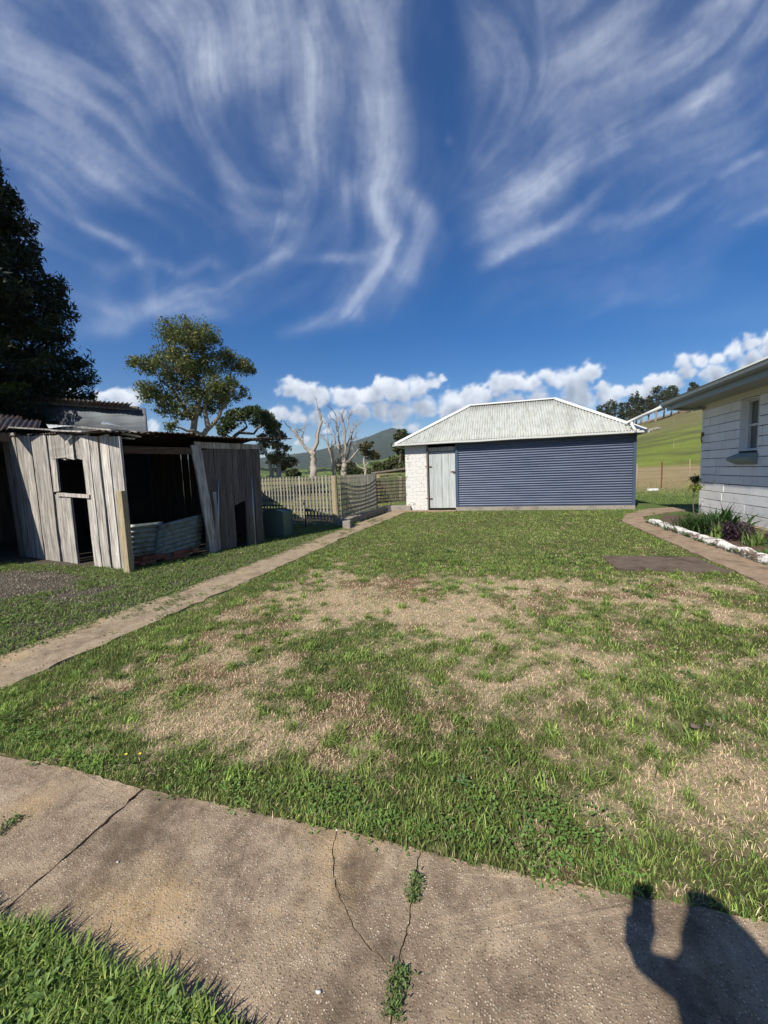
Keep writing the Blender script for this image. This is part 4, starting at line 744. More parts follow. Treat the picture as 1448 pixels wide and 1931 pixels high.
# stone edging under lattice fence
ed = thing('stone_edging', (-4.25, 12, 0), 'low mossy stone edging beside the left path under the lattice fence', 'low wall')
y = 9.95; m_ = MB()
while y < 14.6:
    L_b = random.uniform(.3, .6); m_.box((-4.28 + random.uniform(-.02, .02) + .03 * (y - 10) * .3, y + L_b / 2, .09), (.20, L_b - .02, .20 + random.uniform(-.03, .03)), random.uniform(-.04, .04)); y += L_b
m_.build('stones', 'block_stone', ed, bevel=.02)
q = G(652, 998); m_ = MB(); m_.box((q.x, q.y + .1, .11), (.20, .22, .22), .2); tag(m_.build('concrete_block', 'foot', bevel=.012), 'small pale concrete block at the near end of the stone edging', 'block')
m_ = MB(); m_.box((-3.75, 14.35, .10), (.9, .35, .2), .15); tag(m_.build('concrete_step', 'foot', bevel=.02), 'rough concrete step at the left corner of the shed', 'step')
# rubble stones along the trellis
for i in range(9):
    q = FL.lerp(FP, .35 + i * .07) + V((random.uniform(-.05, .1), -.25 - random.uniform(0, .15), .03)); m_ = MB(); m_.box(q, (random.uniform(.08, .16), random.uniform(.07, .12), .09), random.uniform(0, 3)); tag(m_.build('rubble_stone', 'block_stone', bevel=.02), 'pale rubble stone in the row at the foot of the trellis fence', 'stone', 'rubble stones at the fence foot')
# tap on standpipe
tp_ = G(577, 997); tapo = thing('garden_tap', tp_, 'garden tap on a thin standpipe in front of the trellis fence', 'tap'); m_ = MB(); m_.tube([tp_, tp_ + V((0, 0, .72))], .014, 8); m_.build('standpipe', 'black', tapo)
m_ = MB(); b = tp_ + V((0, 0, .72)); m_.tube([b, b + V((.02, -.05, .02)), b + V((.03, -.11, 0)), b + V((.03, -.12, -.05))], .016, 8); m_.tube([b + V((-.04, 0, .05)), b + V((.05, 0, .05))], .010, 6); m_.tube([b, b + V((0, 0, .05))], .012, 6); m_.build('spout', 'metal', tapo, smooth=True)
# green cabinet with curved top
gb = G(515, 1014); cab = thing('green_cabinet', gb, 'dull green plastic cabinet with curved lid between barn and fence', 'cabinet'); m_ = MB(); vs = []; fs = []; W2 = .28; n = 9
for sgn in (-.22, .22):
    vs.append((gb.x - W2, gb.y + sgn + .2, 0)); 
    for i in range(n): a_ = i / (n - 1); vs.append((gb.x - W2 + 2 * W2 * a_, gb.y + sgn + .2, .60 + .05 * math.sin(a_ * math.pi)))
    vs.append((gb.x + W2, gb.y + sgn + .2, 0))
k = n + 2; fs = [tuple(range(k)), tuple(range(k, 2 * k))[::-1]] + [(i, (i + 1) % k, (i + 1) % k + k, i + k) for i in range(k)]; m_.add(vs, fs); m_.build('body', 'plastic', cab, bevel=.03)
m_ = MB()
for i in range(5): m_ = MB(); m_.box((gb.x - W2 + .06, gb.y - .03, .5 - i * .07), (.025, .01, .02)); m_.build('vent', 'black', cab)
# paddock rails beyond lattice
pr = thing('rail_fence', (-5.5, 20, 0), 'old timber rail fence in the paddock left of the shed', 'fence')
for i, (px_, py_) in enumerate(((713, 905), (754, 903))):
    q = PD(px_, py_, 20); q.z = terrain_h(q.x, q.y).item() if hasattr(terrain_h(q.x, q.y), 'item') else float(terrain_h(q.x, q.y)); m_ = MB(); m_.box((q.x, q.y, q.z + .62), (.15, .15, 1.25), .3); m_.build('post', 'post', pr)
m_ = MB(); a = PD(700, 893, 20.0); b = PD(790, 881, 19.6); m_.tube([a, a.lerp(b, .5), b], .06, 7); m_.build('rail', 'dark_board', pr)
# paddock wire fence posts right side
for i, (x, y, d, hh, lb) in enumerate(((1247, 920, 27.7, 1.5, 'rusty steel fence post standing in the dry paddock beside the shed'), (1200, 912, 34, 1.3, 'fence post just past the shed corner in the dry paddock'), (1300, 896, 44, 1.3, 'small far fence post near the house corner'), (1269, 879, 90, 1.6, 'pale post in the bright green slope'), (1270, 815, 170, 2., 'thin pale post high on the slope'))):
    q = PD(x, y, d); q.z = float(terrain_h(q.x, q.y)); m_ = MB(); m_.bar(q, q + V((0, 0, hh)), .06, .05); m_.tube([q + V((0, 0, hh * .93)), q + V((-.07, 0, hh * .93))], .014, 5); tag(m_.build('fence_post', 'rust' if i == 0 else 'post'), lb, 'post')
wa = PD(1150, 890, 27); wb = PD(1380, 885, 30)
for k_, hh in enumerate((.5, .95, 1.3)):
    a = V((wa.x, wa.y, float(terrain_h(wa.x, wa.y)) + hh)); b = V((wb.x, wb.y, float(terrain_h(wb.x, wb.y)) + hh)); m_ = MB(); m_.tube([a, b], .006, 4); tag(m_.build('fence_wire', 'rust'), ('lowest', 'middle', 'top')[k_] + ' wire of the paddock fence beside the shed', 'wire')
q = PD(1231, 921, 25); q.z = .03; m_ = MB(); m_.box(q, (.5, .25, .16), .3); tag(m_.build('white_stone', 'white', bevel=.05), 'small white stone in the grass right of the shed', 'stone')
for i, (x, y) in enumerate(((1228, 812), (1236, 811), (1240, 813))):
    q = PD(x, y, 165); q.z = float(terrain_h(q.x, q.y)) + .4; m_ = MB(); m_.box(q, (1.7, 1.2, .9), .3 * i); tag(m_.build('hill_rock', 'foot', bevel=.3), 'pale rock high on the paddock slope', 'rock', 'pale rocks on the slope')

# ================================================================== KERB AND BED PLANTS
m_ = MB(); pts = [G(1227, 988), G(1262, 1001), G(1300, 1014), G(1345, 1031), G(1400, 1050), G(1448, 1068)]; pts = [V((p.x + .03, p.y, 0)) for p in pts] + [V((3.5, 5.4, 0)), V((3.5, 3.0, 0))]
path = []
for i in range(len(pts) - 1):
    for k in range(6): path.append(pts[i].lerp(pts[i + 1], k / 6))
path.append(pts[-1]); vs = []; fs = []; prof = [(-.085, 0), (-.09, .07), (-.07, .12), (0, .135), (.06, .12), (.08, .06), (.08, 0)]; k_ = len(prof)
for i, p in enumerate(path):
    d = (path[min(i + 1, len(path) - 1)] - path[max(i - 1, 0)]).normalized(); sd_ = V((-d.y, d.x, 0)); wob = random.uniform(-.015, .015); hs_ = random.uniform(.85, 1.12)
    for u, v_ in prof: vs.append(p + sd_ * (u + wob + random.uniform(-.008, .008)) + V((0, 0, v_ * hs_)))
for i in range(len(path) - 1):
    for j in range(k_ - 1): fs.append((i * k_ + j, i * k_ + j + 1, (i + 1) * k_ + j + 1, (i + 1) * k_ + j))
fs += [tuple(range(k_)), tuple(range((len(path) - 1) * k_, len(path) * k_))]; m_.add(vs, fs); tag(m_.build('garden_kerb', 'kerb', smooth=False), 'low rough kerb with peeling white paint edging the garden bed', 'kerb')
def straps(n, base, h, wd, lean, cb, name='foliage', parent=None, spread=.08, var=.4, seg=6):
    vs = []; fs = []; cs = []
    for i in range(n):
        a = random.uniform(0, 6.283); d = V((math.cos(a), math.sin(a), 0)); s_ = V((-d.y, d.x, 0)); hh = h * random.uniform(.6, 1.1); ln = lean * random.uniform(.4, 1.2); w_ = wd * random.uniform(.7, 1.2)
        b = V(base) + V((random.gauss(0, spread), random.gauss(0, spread), 0)); c = np.array(cb) * random.uniform(1 - var, 1 + var); o = len(vs)
        for j in range(seg + 1):
            k = j / seg; w2 = w_ * (math.sin(min(1, k * 1.15 + .18) * math.pi) * .5 + .04); p = b + d * (hh * ln * k ** 1.6) + V((0, 0, hh * (k - .55 * ln * k ** 2.6)))
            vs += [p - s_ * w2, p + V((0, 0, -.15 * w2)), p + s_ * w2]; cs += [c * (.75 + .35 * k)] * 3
        for j in range(seg):
            q = o + j * 3; fs += [(q, q + 1, q + 4, q + 3), (q + 1, q + 2, q + 5, q + 4)]
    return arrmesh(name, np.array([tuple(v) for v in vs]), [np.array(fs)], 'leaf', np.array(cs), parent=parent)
def plant(name, px_, py_, label, cat, specs, z=.03):
    q = G(px_, py_, z); t = thing(name, q, label, cat)
    for (n, dx, dy, h, w_, ln, c, sp) in specs: straps(n, q + V((dx, dy, 0)), h, w_, ln, c, parent=t, spread=sp)
    return t
plant('lily_plant', 1318, 1008, 'dark green strap-leaved lily clump at the far end of the garden bed', 'plant', [(330, .08, .35, .58, .019, .8, (.055, .11, .03), .17), (260, .26, .05, .52, .019, .8, (.045, .09, .03), .12), (220, .52, .5, .66, .020, .75, (.045, .09, .03), .16)])
plant('broadleaf_plant', 1362, 1008, 'large glossy broad-leaved plant against the white wall', 'plant', [(44, .16, .30, .85, .060, 1.0, (.05, .105, .03), .14), (30, .08, 0, .50, .05, .9, (.08, .15, .04), .08)])
plant('spiky_plant', 1340, 1018, 'pale green upright spiky leaves in front of the broad-leaved plant', 'plant', [(26, .08, .02, .42, .03, .35, (.17, .25, .06), .05)])
plant('iris_plant', 1418, 1030, 'light green iris blades rising right of the purple plant', 'plant', [(30, .05, .02, .42, .03, .5, (.16, .24, .07), .07), (22, .2, .1, .22, .04, .9, (.07, .12, .04), .1)])
plant('low_plant', 1438, 1052, 'low leafy green plant at the right edge of the photo by the kerb', 'plant', [(70, .1, .02, .16, .05, .9, (.09, .17, .04), .12)])
plant('yellow_weed', 1293, 1000, 'small yellow-green weed behind the far end of the kerb', 'weed', [(26, .06, .1, .22, .03, .8, (.22, .28, .05), .06)])
def bushy(name, c, r, n, size, col, label, cat, asp=.5, extra=None):
    c = V(c); t = thing(name, (c.x, c.y, 0), label, cat); d = RS.randn(n, 3); d /= np.linalg.norm(d, axis=1)[:, None]; rad = RS.rand(n) ** .4; P = d * rad[:, None] * np.array(r) + np.array(c)
    cl = np.array(col) * (.55 + RS.rand(n, 1) * .9); o = leaves('foliage', P[:, 0], P[:, 1], P[:, 2], size * (.6 + .8 * RS.rand(n)), RS.rand(n) * 1.8 - .6, cl, asp=asp); o.parent = t; o.matrix_parent_inverse = Matrix.Translation(-V(t.location)); return t
q = G(1376, 1022); bushy('purple_plant', (q.x + .1, q.y + .12, .17), (.32, .36, .17), 1100, .06, (.075, .045, .065), 'dark purple-leaved low plant in the middle of the garden bed', 'plant', .3)
q = G(1446, 1030); bushy('purple_plant', (q.x + .25, q.y + .1, .12), (.22, .2, .12), 500, .05, (.08, .045, .06), 'second purple-leaved clump cut by the right edge of the photo', 'plant', .3)
q = PD(1311, 908, 12.4); t = bushy('corner_shrub', (q.x, q.y, 1.00), (.10, .10, .09), 240, .06, (.02, .035, .015), 'tall thin shrub at the house corner with dark top and yellow-green leaves', 'shrub', .6)
n = 240; d = RS.randn(n, 3) * np.array([.065, .065, .05]); qx = PD(1312, 920, 12.4); o = leaves('yellow_leaves', qx.x + d[:, 0], qx.y + d[:, 1], qx.z + d[:, 2], .05 + .02 * RS.rand(n), RS.rand(n) * 1.4 - .4, np.array([.30, .36, .09]) * (.6 + .7 * RS.rand(n, 1)), asp=.6); o.parent = t; o.matrix_parent_inverse = Matrix.Translation(-V(t.location))
m_ = MB(); m_.tube([(q.x + .02, q.y, 0), (q.x - .03, q.y, .4), (q.x, q.y, 1.05)], .014, 6); m_.build('stem', 'bark_dark', t)
n = 1500; yk = np.concatenate([RS.rand(n) * 4.5 + 6.4]); o = leaves('edge_weeds', np.interp(yk, [6.4, 10.9], [3.40, 3.33]) + RS.randn(n) * .025, yk, .035 + RS.rand(n) * .05 * (fbm(yk * 2, yk * 0, 5) > .45), .03 + .02 * RS.rand(n), RS.rand(n) * 1.2, np.array([.09, .15, .04]) * (.6 + .8 * RS.rand(n, 1))); tag(o, 'little weeds growing along the foot of the white kerb', 'weeds', kind='stuff')
# dandelions
for a, b, lb in ((237, 1424, 'yellow dandelion, left one of the pair at the slab edge'), (263, 1423, 'yellow dandelion, right one of the pair at the slab edge'), (454, 1042, 'yellow flower on the verge before the small barn opening'), (346, 1064, 'yellow flower on the gravel below the corrugated sheets')):
    q = G(a, b, .05); t = thing('dandelion', (q.x, q.y, 0), lb, 'flower'); m_ = MB(); m_.tube([(q.x, q.y, 0), (q.x, q.y, .05)], .0015, 5); m_.build('stem', 'plastic', t); m_ = MB(); s_ = .008 if b > 1300 else .02
    for i in range(14): an = i / 14 * 6.283; m_.add([(q.x, q.y, .05), (q.x + math.cos(an) * s_, q.y + math.sin(an) * s_, .056), (q.x + math.cos(an + .4) * s_, q.y + math.sin(an + .4) * s_, .056)], [(0, 1, 2)])
    if 'yel' not in MT: MT['yel'] = plain('petal_yellow', (.75, .6, .05), .6)
    m_.build('petals', 'yel', t)

# ================================================================== TREES
def cards(P, size, col, rs=RS, asp=.45, flat=.0):
    n = len(P); a = rs.randn(n, 3); a[:, 2] -= flat; a /= np.linalg.norm(a, axis=1)[:, None]; b = np.cross(a, rs.randn(n, 3)); b /= np.linalg.norm(b, axis=1)[:, None]; s = size[:, None]
    vs = np.stack([P - a * s * .5, P + b * s * asp * .5, P + a * s * .5, P - b * s * asp * .5], 1).astype(np.float32); q = np.arange(n)[:, None] * 4 + np.arange(4)[None]; return vs.reshape(-1, 3), q, np.repeat(col, 4, 0)
def limb(mb, a, b, r0, r1, sag=.1, seg=5, n=6):
    a = V(a); b = V(b); L = (b - a).length; pts = []; rad = []; o = V((random.uniform(-1, 1), random.uniform(-1, 1), random.uniform(-.2, 1))) * L * sag
    for i in range(seg + 1): k = i / seg; pts.append(a.lerp(b, k) + o * math.sin(k * math.pi) + V((random.gauss(0, 1), random.gauss(0, 1), random.gauss(0, 1))) * L * .018 * (0 < i < seg)); rad.append(r0 + (r1 - r0) * k)
    mb.tube(pts, rad, n, cap=False); return pts
def crowntree(name, base, forks, clumps, tr, nleaf, ls, cols, bark, label, group=None, sub=6, twig=.45, shell=.55, holes=.0):
    base = V(base); t = thing(name, base, label, 'tree', group); mb = MB(); nodes = []
    for pl, r0, r1 in forks:
        pl = [V(p) for p in pl]; pts = []
        for i in range(len(pl) - 1):
            for k in range(4): pts.append(pl[i].lerp(pl[i + 1], k / 4) + V((random.gauss(0, 1), random.gauss(0, 1), 0)) * r0 * .12)
        pts.append(pl[-1]); m = len(pts); rads = [r0 + (r1 - r0) * i / (m - 1) for i in range(m)]; mb.tube(pts, rads, 8, cap=False); nodes += [(p, r) for p, r in zip(pts, rads)][m // 3:]
    cl = sorted(clumps, key=lambda c: min((V(c[0]) - p).length for p, r in nodes)); Ps = []; cc = []
    for c, r in cl:
        c = V(c); cand = [(p, rr_) for p, rr_ in nodes if p.z < c.z + r[2] * .2] or nodes; p, rr_ = min(cand, key=lambda q: (q[0] - c).length); r0 = min(rr_ * .75, tr * .45); pts = limb(mb, p, c - V((0, 0, r[2] * .35)), r0, max(r0 * .35, tr * .04), .12)
        for i, q in enumerate(pts[1:]): nodes.append((q, r0 * (1 - .13 * i)))
        subs = []
        for j in range(sub):
            d = V((random.gauss(0, 1), random.gauss(0, 1), random.gauss(.25, .7))).normalized(); e = c + V((d.x * r[0], d.y * r[1], d.z * r[2] * 1.25)) * random.uniform(.5, 1.1); limb(mb, pts[-1], e, max(r0 * .3, tr * .04), tr * .012, .12, 3, 4); subs.append(e)
            for _ in range(3):
                e2 = e + V((random.gauss(0, 1), random.gauss(0, 1), random.gauss(0, 1))) * max(r) * twig; limb(mb, e, e2, tr * .018, tr * .006, .1, 2, 3); subs.append(e2)
        vol = r[0] * r[1] * r[2]; subs = np.array([tuple(s) for s in subs]); Ps.append((np.array(tuple(c)), np.array(r), subs, (vol ** .667)))
    tot = sum(p[3] for p in Ps); AP = []; AC = []
    for c, r, subs, v_ in Ps:
        n = int(nleaf * v_ / tot); k = RS.randint(0, len(subs), n); rs_ = r.mean() * .26 * (.6 + 1.5 * RS.rand(len(subs)))[k][:, None]; d = RS.randn(n, 3) * rs_ * np.array([1, 1, .75]); P = subs[k] + d
        far = np.linalg.norm((P - c) / r, axis=1); P = P[far < 1.6]; sh = (.75 + .5 * RS.rand(len(subs)))[k][far < 1.6]; ci = RS.randint(0, len(cols), len(P)); AP.append(P); AC.append(np.array(cols)[ci] * (.65 + RS.rand(len(P), 1) * .7) * sh[:, None])
    AP = np.concatenate(AP); AC = np.concatenate(AC); vs, q, c = cards(AP, ls * (.6 + .8 * RS.rand(len(AP))), AC); arrmesh('crown', vs, [q], 'leaf', c, parent=t); mb.build('trunk', bark, t, smooth=True); return t
def clumps_px(l, d, depth=.8, dj=1.5):
    o = []
    for x, y, rx, ry in l:
        dd_ = d + random.uniform(-dj, dj); s_ = dd_ / 745 * 1.0; k = math.hypot(1, ((x - 724) / 745) * 1.0); s_ = dd_ / 745 / 1.0 * 1.0
        o.append((PD(x, y, dd_), (rx * s_ * .84, rx * s_ * depth * .84, ry * s_ * .82)))
    return o
gumc = [(.13, .15, .045), (.10, .125, .04), (.19, .17, .06), (.07, .095, .03)]
D = 36; P_ = lambda x, y, d=D: PD(x, y, d)
crowntree('gum_tree', P_(368, 880), [([P_(368, 880), P_(364, 825), P_(367, 790), P_(375, 755), P_(372, 715), P_(358, 690), P_(352, 655)], .30, .08), ([P_(372, 880), P_(378, 825), P_(392, 808), P_(410, 790), P_(420, 770)], .27, .10), ([P_(367, 795), P_(345, 765), P_(325, 735), P_(300, 715)], .2, .07), ([P_(420, 770), P_(430, 735), P_(435, 700)], .15, .06), ([P_(392, 806), P_(385, 770), P_(392, 730)], .22, .08)],
    clumps_px([(330, 625, 32, 20), (362, 622, 34, 20), (388, 634, 24, 16), (350, 645, 24, 16), (375, 655, 22, 15), (405, 645, 12, 8), (265, 690, 24, 13), (290, 694, 16, 12), (310, 682, 22, 22), (330, 695, 30, 25), (355, 700, 32, 28), (385, 690, 26, 22), (420, 680, 28, 18), (445, 695, 26, 18), (465, 700, 14, 10), (275, 735, 18, 15), (295, 748, 24, 18), (330, 735, 30, 24), (365, 740, 28, 22), (405, 735, 28, 20), (425, 745, 24, 16), (405, 760, 28, 14), (455, 745, 14, 14), (320, 770, 22, 14), (345, 775, 22, 12), (375, 775, 22, 12), (325, 800, 12, 12), (440, 720, 16, 12)], D), .36, 46000, .19, gumc, 'bark', 'large rounded gum tree with spreading forked trunks behind the barn')
D2 = 26
crowntree('small_gum_tree', P_(438, 880, D2), [([P_(438, 880, D2), P_(436, 828, D2), P_(452, 815, D2), P_(466, 805, D2)], .15, .06), ([P_(452, 816, D2), P_(478, 818, D2), P_(492, 800, D2)], .09, .05)],
    clumps_px([(425, 800, 14, 12), (442, 790, 18, 14), (460, 785, 18, 12), (478, 780, 18, 12), (495, 792, 18, 14), (506, 802, 12, 12), (424, 814, 10, 8), (485, 800, 10, 8)], D2, dj=.6), .15, 9000, .16, [(.05, .075, .025), (.07, .085, .03)], 'bark_dark', 'small dark spreading tree just right of the large gum')
D3 = 40
crowntree('pale_gum_tree', P_(520, 905, D3), [([P_(514, 905, D3), P_(508, 870, D3), P_(498, 850, D3), P_(492, 835, D3)], .2, .06), ([P_(526, 905, D3), P_(526, 875, D3), P_(522, 850, D3), P_(528, 820, D3), P_(520, 805, D3)], .26, .06), ([P_(526, 870, D3), P_(535, 855, D3), P_(541, 843, D3)], .12, .05)],
    clumps_px([(517, 800, 12, 8), (512, 815, 14, 10), (528, 822, 10, 9), (500, 828, 14, 8), (495, 845, 10, 10), (520, 840, 12, 9), (540, 846, 8, 6), (525, 862, 16, 10), (545, 872, 14, 8), (512, 870, 10, 8), (530, 880, 14, 8)], D3, dj=1), .24, 6500, .26, [(.13, .14, .07), (.09, .10, .045), (.17, .16, .09)], 'dead', 'thin pale-trunked gum with sparse grey-green leaves behind the trellis fence')
crowntree('half_bare_gum_tree', P_(690, 905, 34), [([P_(690, 905, 34), P_(689, 885, 34), P_(686, 868, 34), P_(690, 850, 34)], .14, .05), ([P_(688, 885, 34), P_(676, 880, 34), P_(670, 872, 34)], .07, .03), ([P_(689, 880, 34), P_(700, 862, 34)], .07, .03)],
    clumps_px([(684, 842, 12, 7), (695, 838, 10, 6), (700, 858, 12, 7), (708, 862, 8, 5), (688, 855, 8, 5)], 34, dj=.6), .14, 2600, .2, [(.07, .08, .03), (.12, .10, .045)], 'dead', 'half-bare small gum right of the dead trees')
crowntree('edge_tree', PD(752, 905, 60), [([PD(752, 905, 60), PD(754, 870, 60), PD(758, 840, 60)], .3, .1)],
    clumps_px([(760, 822, 14, 9), (754, 840, 14, 12), (760, 860, 16, 14), (745, 872, 16, 12), (733, 880, 14, 10), (715, 882, 16, 8), (760, 885, 14, 10)], 60, dj=2), .35, 7000, .5, [(.065, .08, .03), (.09, .10, .04)], 'bark_dark', 'dark green gum partly hidden by the left end of the shed roof')
for i, (x, y, rx, ry, lb) in enumerate(((660, 888, 22, 12, 'dark bush behind the foot of the branching dead tree'), (640, 880, 12, 9, 'small dark bush left of the branching dead tree'), (700, 893, 16, 7, 'low dark bush right of the half-bare gum'), (730, 893, 20, 7, 'low dark bush beneath the edge tree'), (555, 893, 14, 6, 'low dark bush left of the hollow dead tree'))):
    crowntree('bush', PD(x, 905, 70), [([PD(x, 905, 70), PD(x, 893, 70)], .2, .1)], clumps_px([(x - rx * .4, y, rx * .6, ry), (x + rx * .4, y + 2, rx * .6, ry * .8), (x, y - 3, rx * .5, ry)], 70, dj=2), .2, 1800, .5, [(.05, .065, .025), (.08, .09, .035)], 'bark_dark', lb)
# dead trees
def deadtree(name, d, limbs, label, tw=5, depth=3.):
    b = PD(*limbs[0][0][0], d); t = thing(name, b, label, 'tree'); mb = MB(); rng = random.Random(4)
    def grow(a, dirv, L, r, lev):
        e = a + dirv * L; limb(mb, a, e, r, r * .45, .08, 4, 5)
        if lev > 0:
            for _ in range(rng.choice((2, 3, 3))):
                k = rng.uniform(.35, 1.); nd = (dirv + V((rng.gauss(0, .5), rng.gauss(0, .5), rng.gauss(.15, .4)))).normalized(); grow(a + dirv * L * k, nd, L * rng.uniform(.5, .8), r * .5, lev - 1)
    for pts, r0, r1, lev in limbs:
        dep = rng.uniform(-depth, depth) * .3; P = [PD(x, y, d + dep * (i / max(1, len(pts) - 1))) for i, (x, y) in enumerate(pts)]; dn = []
        for i in range(len(P) - 1):
            for k in range(4): dn.append(P[i].lerp(P[i + 1], k / 4) + V((rng.gauss(0, 1), rng.gauss(0, 1), rng.gauss(0, 1))) * r0 * .15 * (i + k > 0))
        dn.append(P[-1]); n = len(dn); mb.tube(dn, [r0 + (r1 - r0) * i / (n - 1) for i in range(n)], 7, cap=True)
        if lev:
            for i in range(n // 3, n, 2):
                dv = (dn[min(i + 1, n - 1)] - dn[i - 1]).normalized(); nd = (dv * .7 + V((rng.gauss(0, .6), rng.gauss(0, .6), rng.gauss(.2, .4)))).normalized(); grow(dn[i], nd, rng.uniform(.6, 1.3) * d / 38, r1 * .8 + .015, lev)
    mb.build('trunk', 'dead', t, smooth=True); return t
deadtree('dead_tree', 38, [([(591, 912), (590, 885), (591, 865), (588, 852)], .36, .22, 0), ([(588, 855), (598, 835), (600, 815), (606, 795), (604, 778), (602, 768)], .20, .05, 0), ([(589, 858), (577, 845), (562, 825), (552, 812), (548, 808)], .18, .04, 1), ([(566, 830), (572, 818), (576, 808)], .06, .02, 1), ([(598, 835), (594, 820), (598, 808)], .05, .02, 0), ([(606, 795), (601, 780), (600, 770)], .07, .02, 1)], 'bare dead tree with hollow pale trunk and two crooked limbs', depth=1)
deadtree('dead_tree', 40, [([(648, 912), (647, 890), (650, 875)], .34, .25, 0), ([(629, 912), (630, 885), (626, 862), (620, 845), (616, 820)], .22, .05, 2), ([(649, 878), (641, 850), (637, 815), (634, 785)], .16, .04, 2), ([(649, 878), (652, 845), (650, 810), (645, 780)], .16, .04, 2), ([(650, 878), (660, 850), (662, 820), (655, 790)], .14, .04, 2), ([(650, 876), (664, 862), (675, 848), (684, 835)], .12, .03, 1), ([(641, 850), (628, 825), (618, 800)], .1, .03, 2), ([(652, 845), (664, 815), (668, 800)], .08, .03, 2), ([(630, 885), (638, 872), (644, 862)], .1, .04, 1)], 'many-branched bare dead tree right of the hollow one')
# hillside row of trees
row = [(1133, 766, 12), (1146, 762, 14), (1158, 758, 16), (1171, 762, 14), (1184, 748, 26), (1194, 766, 12), (1199, 742, 32), (1209, 752, 28), (1222, 750, 26), (1237, 732, 34), (1252, 735, 28), (1266, 732, 26), (1280, 750, 12), (1306, 722, 14)]
words = ['leftmost of the hillside trees, low and round', 'second hillside tree from the left, low', 'third hillside tree from the left above the roof hip', 'fourth hillside tree from the left', 'narrow hillside tree standing left of the tall pair', 'short hillside tree under the tall trunks', 'tallest thin-trunked hillside tree left of the pipe', 'hillside tree with bare pale trunk right of the tallest', 'hillside tree just above the rain pipe', 'broad-crowned tree, biggest on the hill crest', 'crest tree right of the broad-crowned one', 'crest tree nearest the house gutter end', 'low bush on the crest below the gutter end', 'treetop peeping above the house gutter']
for i, (x, y, hp) in enumerate(row):
    d = 235 + (i * 37 % 30); base = PD(x, y + hp + 12, d); gz = float(terrain_h(base.x, base.y)); base.z = gz; s_ = d / 745; topz = PD(x, y, d).z; hh = max(4, topz - gz); w_ = {9: 16, 10: 12, 11: 13}.get(i, 7 + (i % 3) * 2) * s_
    cl = []
    nclp = 9
    for k in range(nclp): kk = .42 + .58 * k / (nclp - 1); cl.append((V((base.x + random.gauss(0, w_ * .35), base.y + random.gauss(0, w_ * .3), gz + hh * (kk - .03))), (w_ * random.uniform(.4, .65) * (1.25 - .6 * kk), w_ * .5, hh * .09)))
    crowntree('hill_tree', base, [([base, base + V((.3, 0, hh * .5)), base + V((0, .2, hh * .9))], .45, .12)], cl, .3, 2600, .8, [(.05, .06, .028), (.07, .075, .035)], 'bark', words[i], 'trees along the hill crest', sub=3)
# big dark conifer at left
CB = PD(-165, 900, 19.5); CB.z = 0; con = thing('conifer', CB, 'huge dense dark conifer towering behind the buildings at the left edge', 'tree'); mb = MB(); mb.tube([CB, CB + V((0, 0, 8)), CB + V((0, 0, 17.5))], [.55, .35, .05], 10); mb_ = mb
def crad(z): return np.interp(z, [0, 2, 5, 8, 10.5, 13, 15.5, 18.3], [4.9, 5.3, 5.4, 4.95, 3.9, 2.6, 1.25, .1]) * .93
AP = []; AC = []
for i in range(800):
    z = 1.0 + 17.0 * (i / 800) ** .95; a = i * 2.39996 + random.gauss(0, .2); R_ = crad(z) * random.uniform(.88, 1.04); d = V((math.cos(a), math.sin(a), 0)); tipz = z + random.uniform(-.1, .55); tip = CB + d * R_ + V((0, 0, tipz)); st_ = CB + V((0, 0, z - .1)); mid = st_.lerp(tip, .6) - V((0, 0, .25))
    if i % 2 == 0: mb.tube([st_, mid, tip], [.06, .035, .01], 4, cap=False)
    n = int(230 + 180 * R_ / 3); k = RS.rand(n) ** .55; sdv = V((-d.y, d.x, 0)); lat = (RS.rand(n) - .5) * 1.5 * (1.15 - k * .75) * (R_ / 5 + .3); c0 = np.array(tuple(st_)); c1_ = np.array(tuple(tip)); mm = np.array(tuple(mid))
    P = ((1 - k) ** 2)[:, None] * c0 + (2 * k * (1 - k))[:, None] * mm + (k ** 2)[:, None] * c1_ + lat[:, None] * np.array(tuple(sdv)) + RS.randn(n, 3) * np.array([.08, .08, .11]); P[:, 2] -= .10 * lat ** 2 + .0; AP.append(P); br = random.uniform(.6, 1.3); AC.append(np.array([.020, .030, .010]) * br * (.6 + .8 * RS.rand(n, 1)))
AP = np.concatenate(AP); AC = np.concatenate(AC); vs, q, c = cards(AP, .21 * (.6 + .8 * RS.rand(len(AP))), AC, asp=.26); arrmesh('crown', vs, [q], 'leaf', c, parent=con); mb.build('trunk', 'bark_dark', con)
for (l, d_, lb, cc_) in (([(20, 742, 20, 10), (45, 738, 16, 10), (8, 748, 16, 8), (60, 745, 10, 6)], 17.0, 'yellow-green shrub top showing over the grey building roof', (.17, .20, .045)), ([(30, 600, 14, 12), (48, 612, 14, 9), (85, 612, 8, 6), (25, 585, 9, 6)], 13.4, 'lighter olive branch tips in front of the dark conifer', (.055, .07, .018))):
    if d_ > 15: crowntree('shrub', PD(30, 900, d_), [([PD(30, 900, d_), PD(30, 760, d_)], .15, .05)], clumps_px(l, d_, dj=.3), .15, 5000, .12, [cc_, tuple(v * .7 for v in cc_)], 'bark_dark', lb)

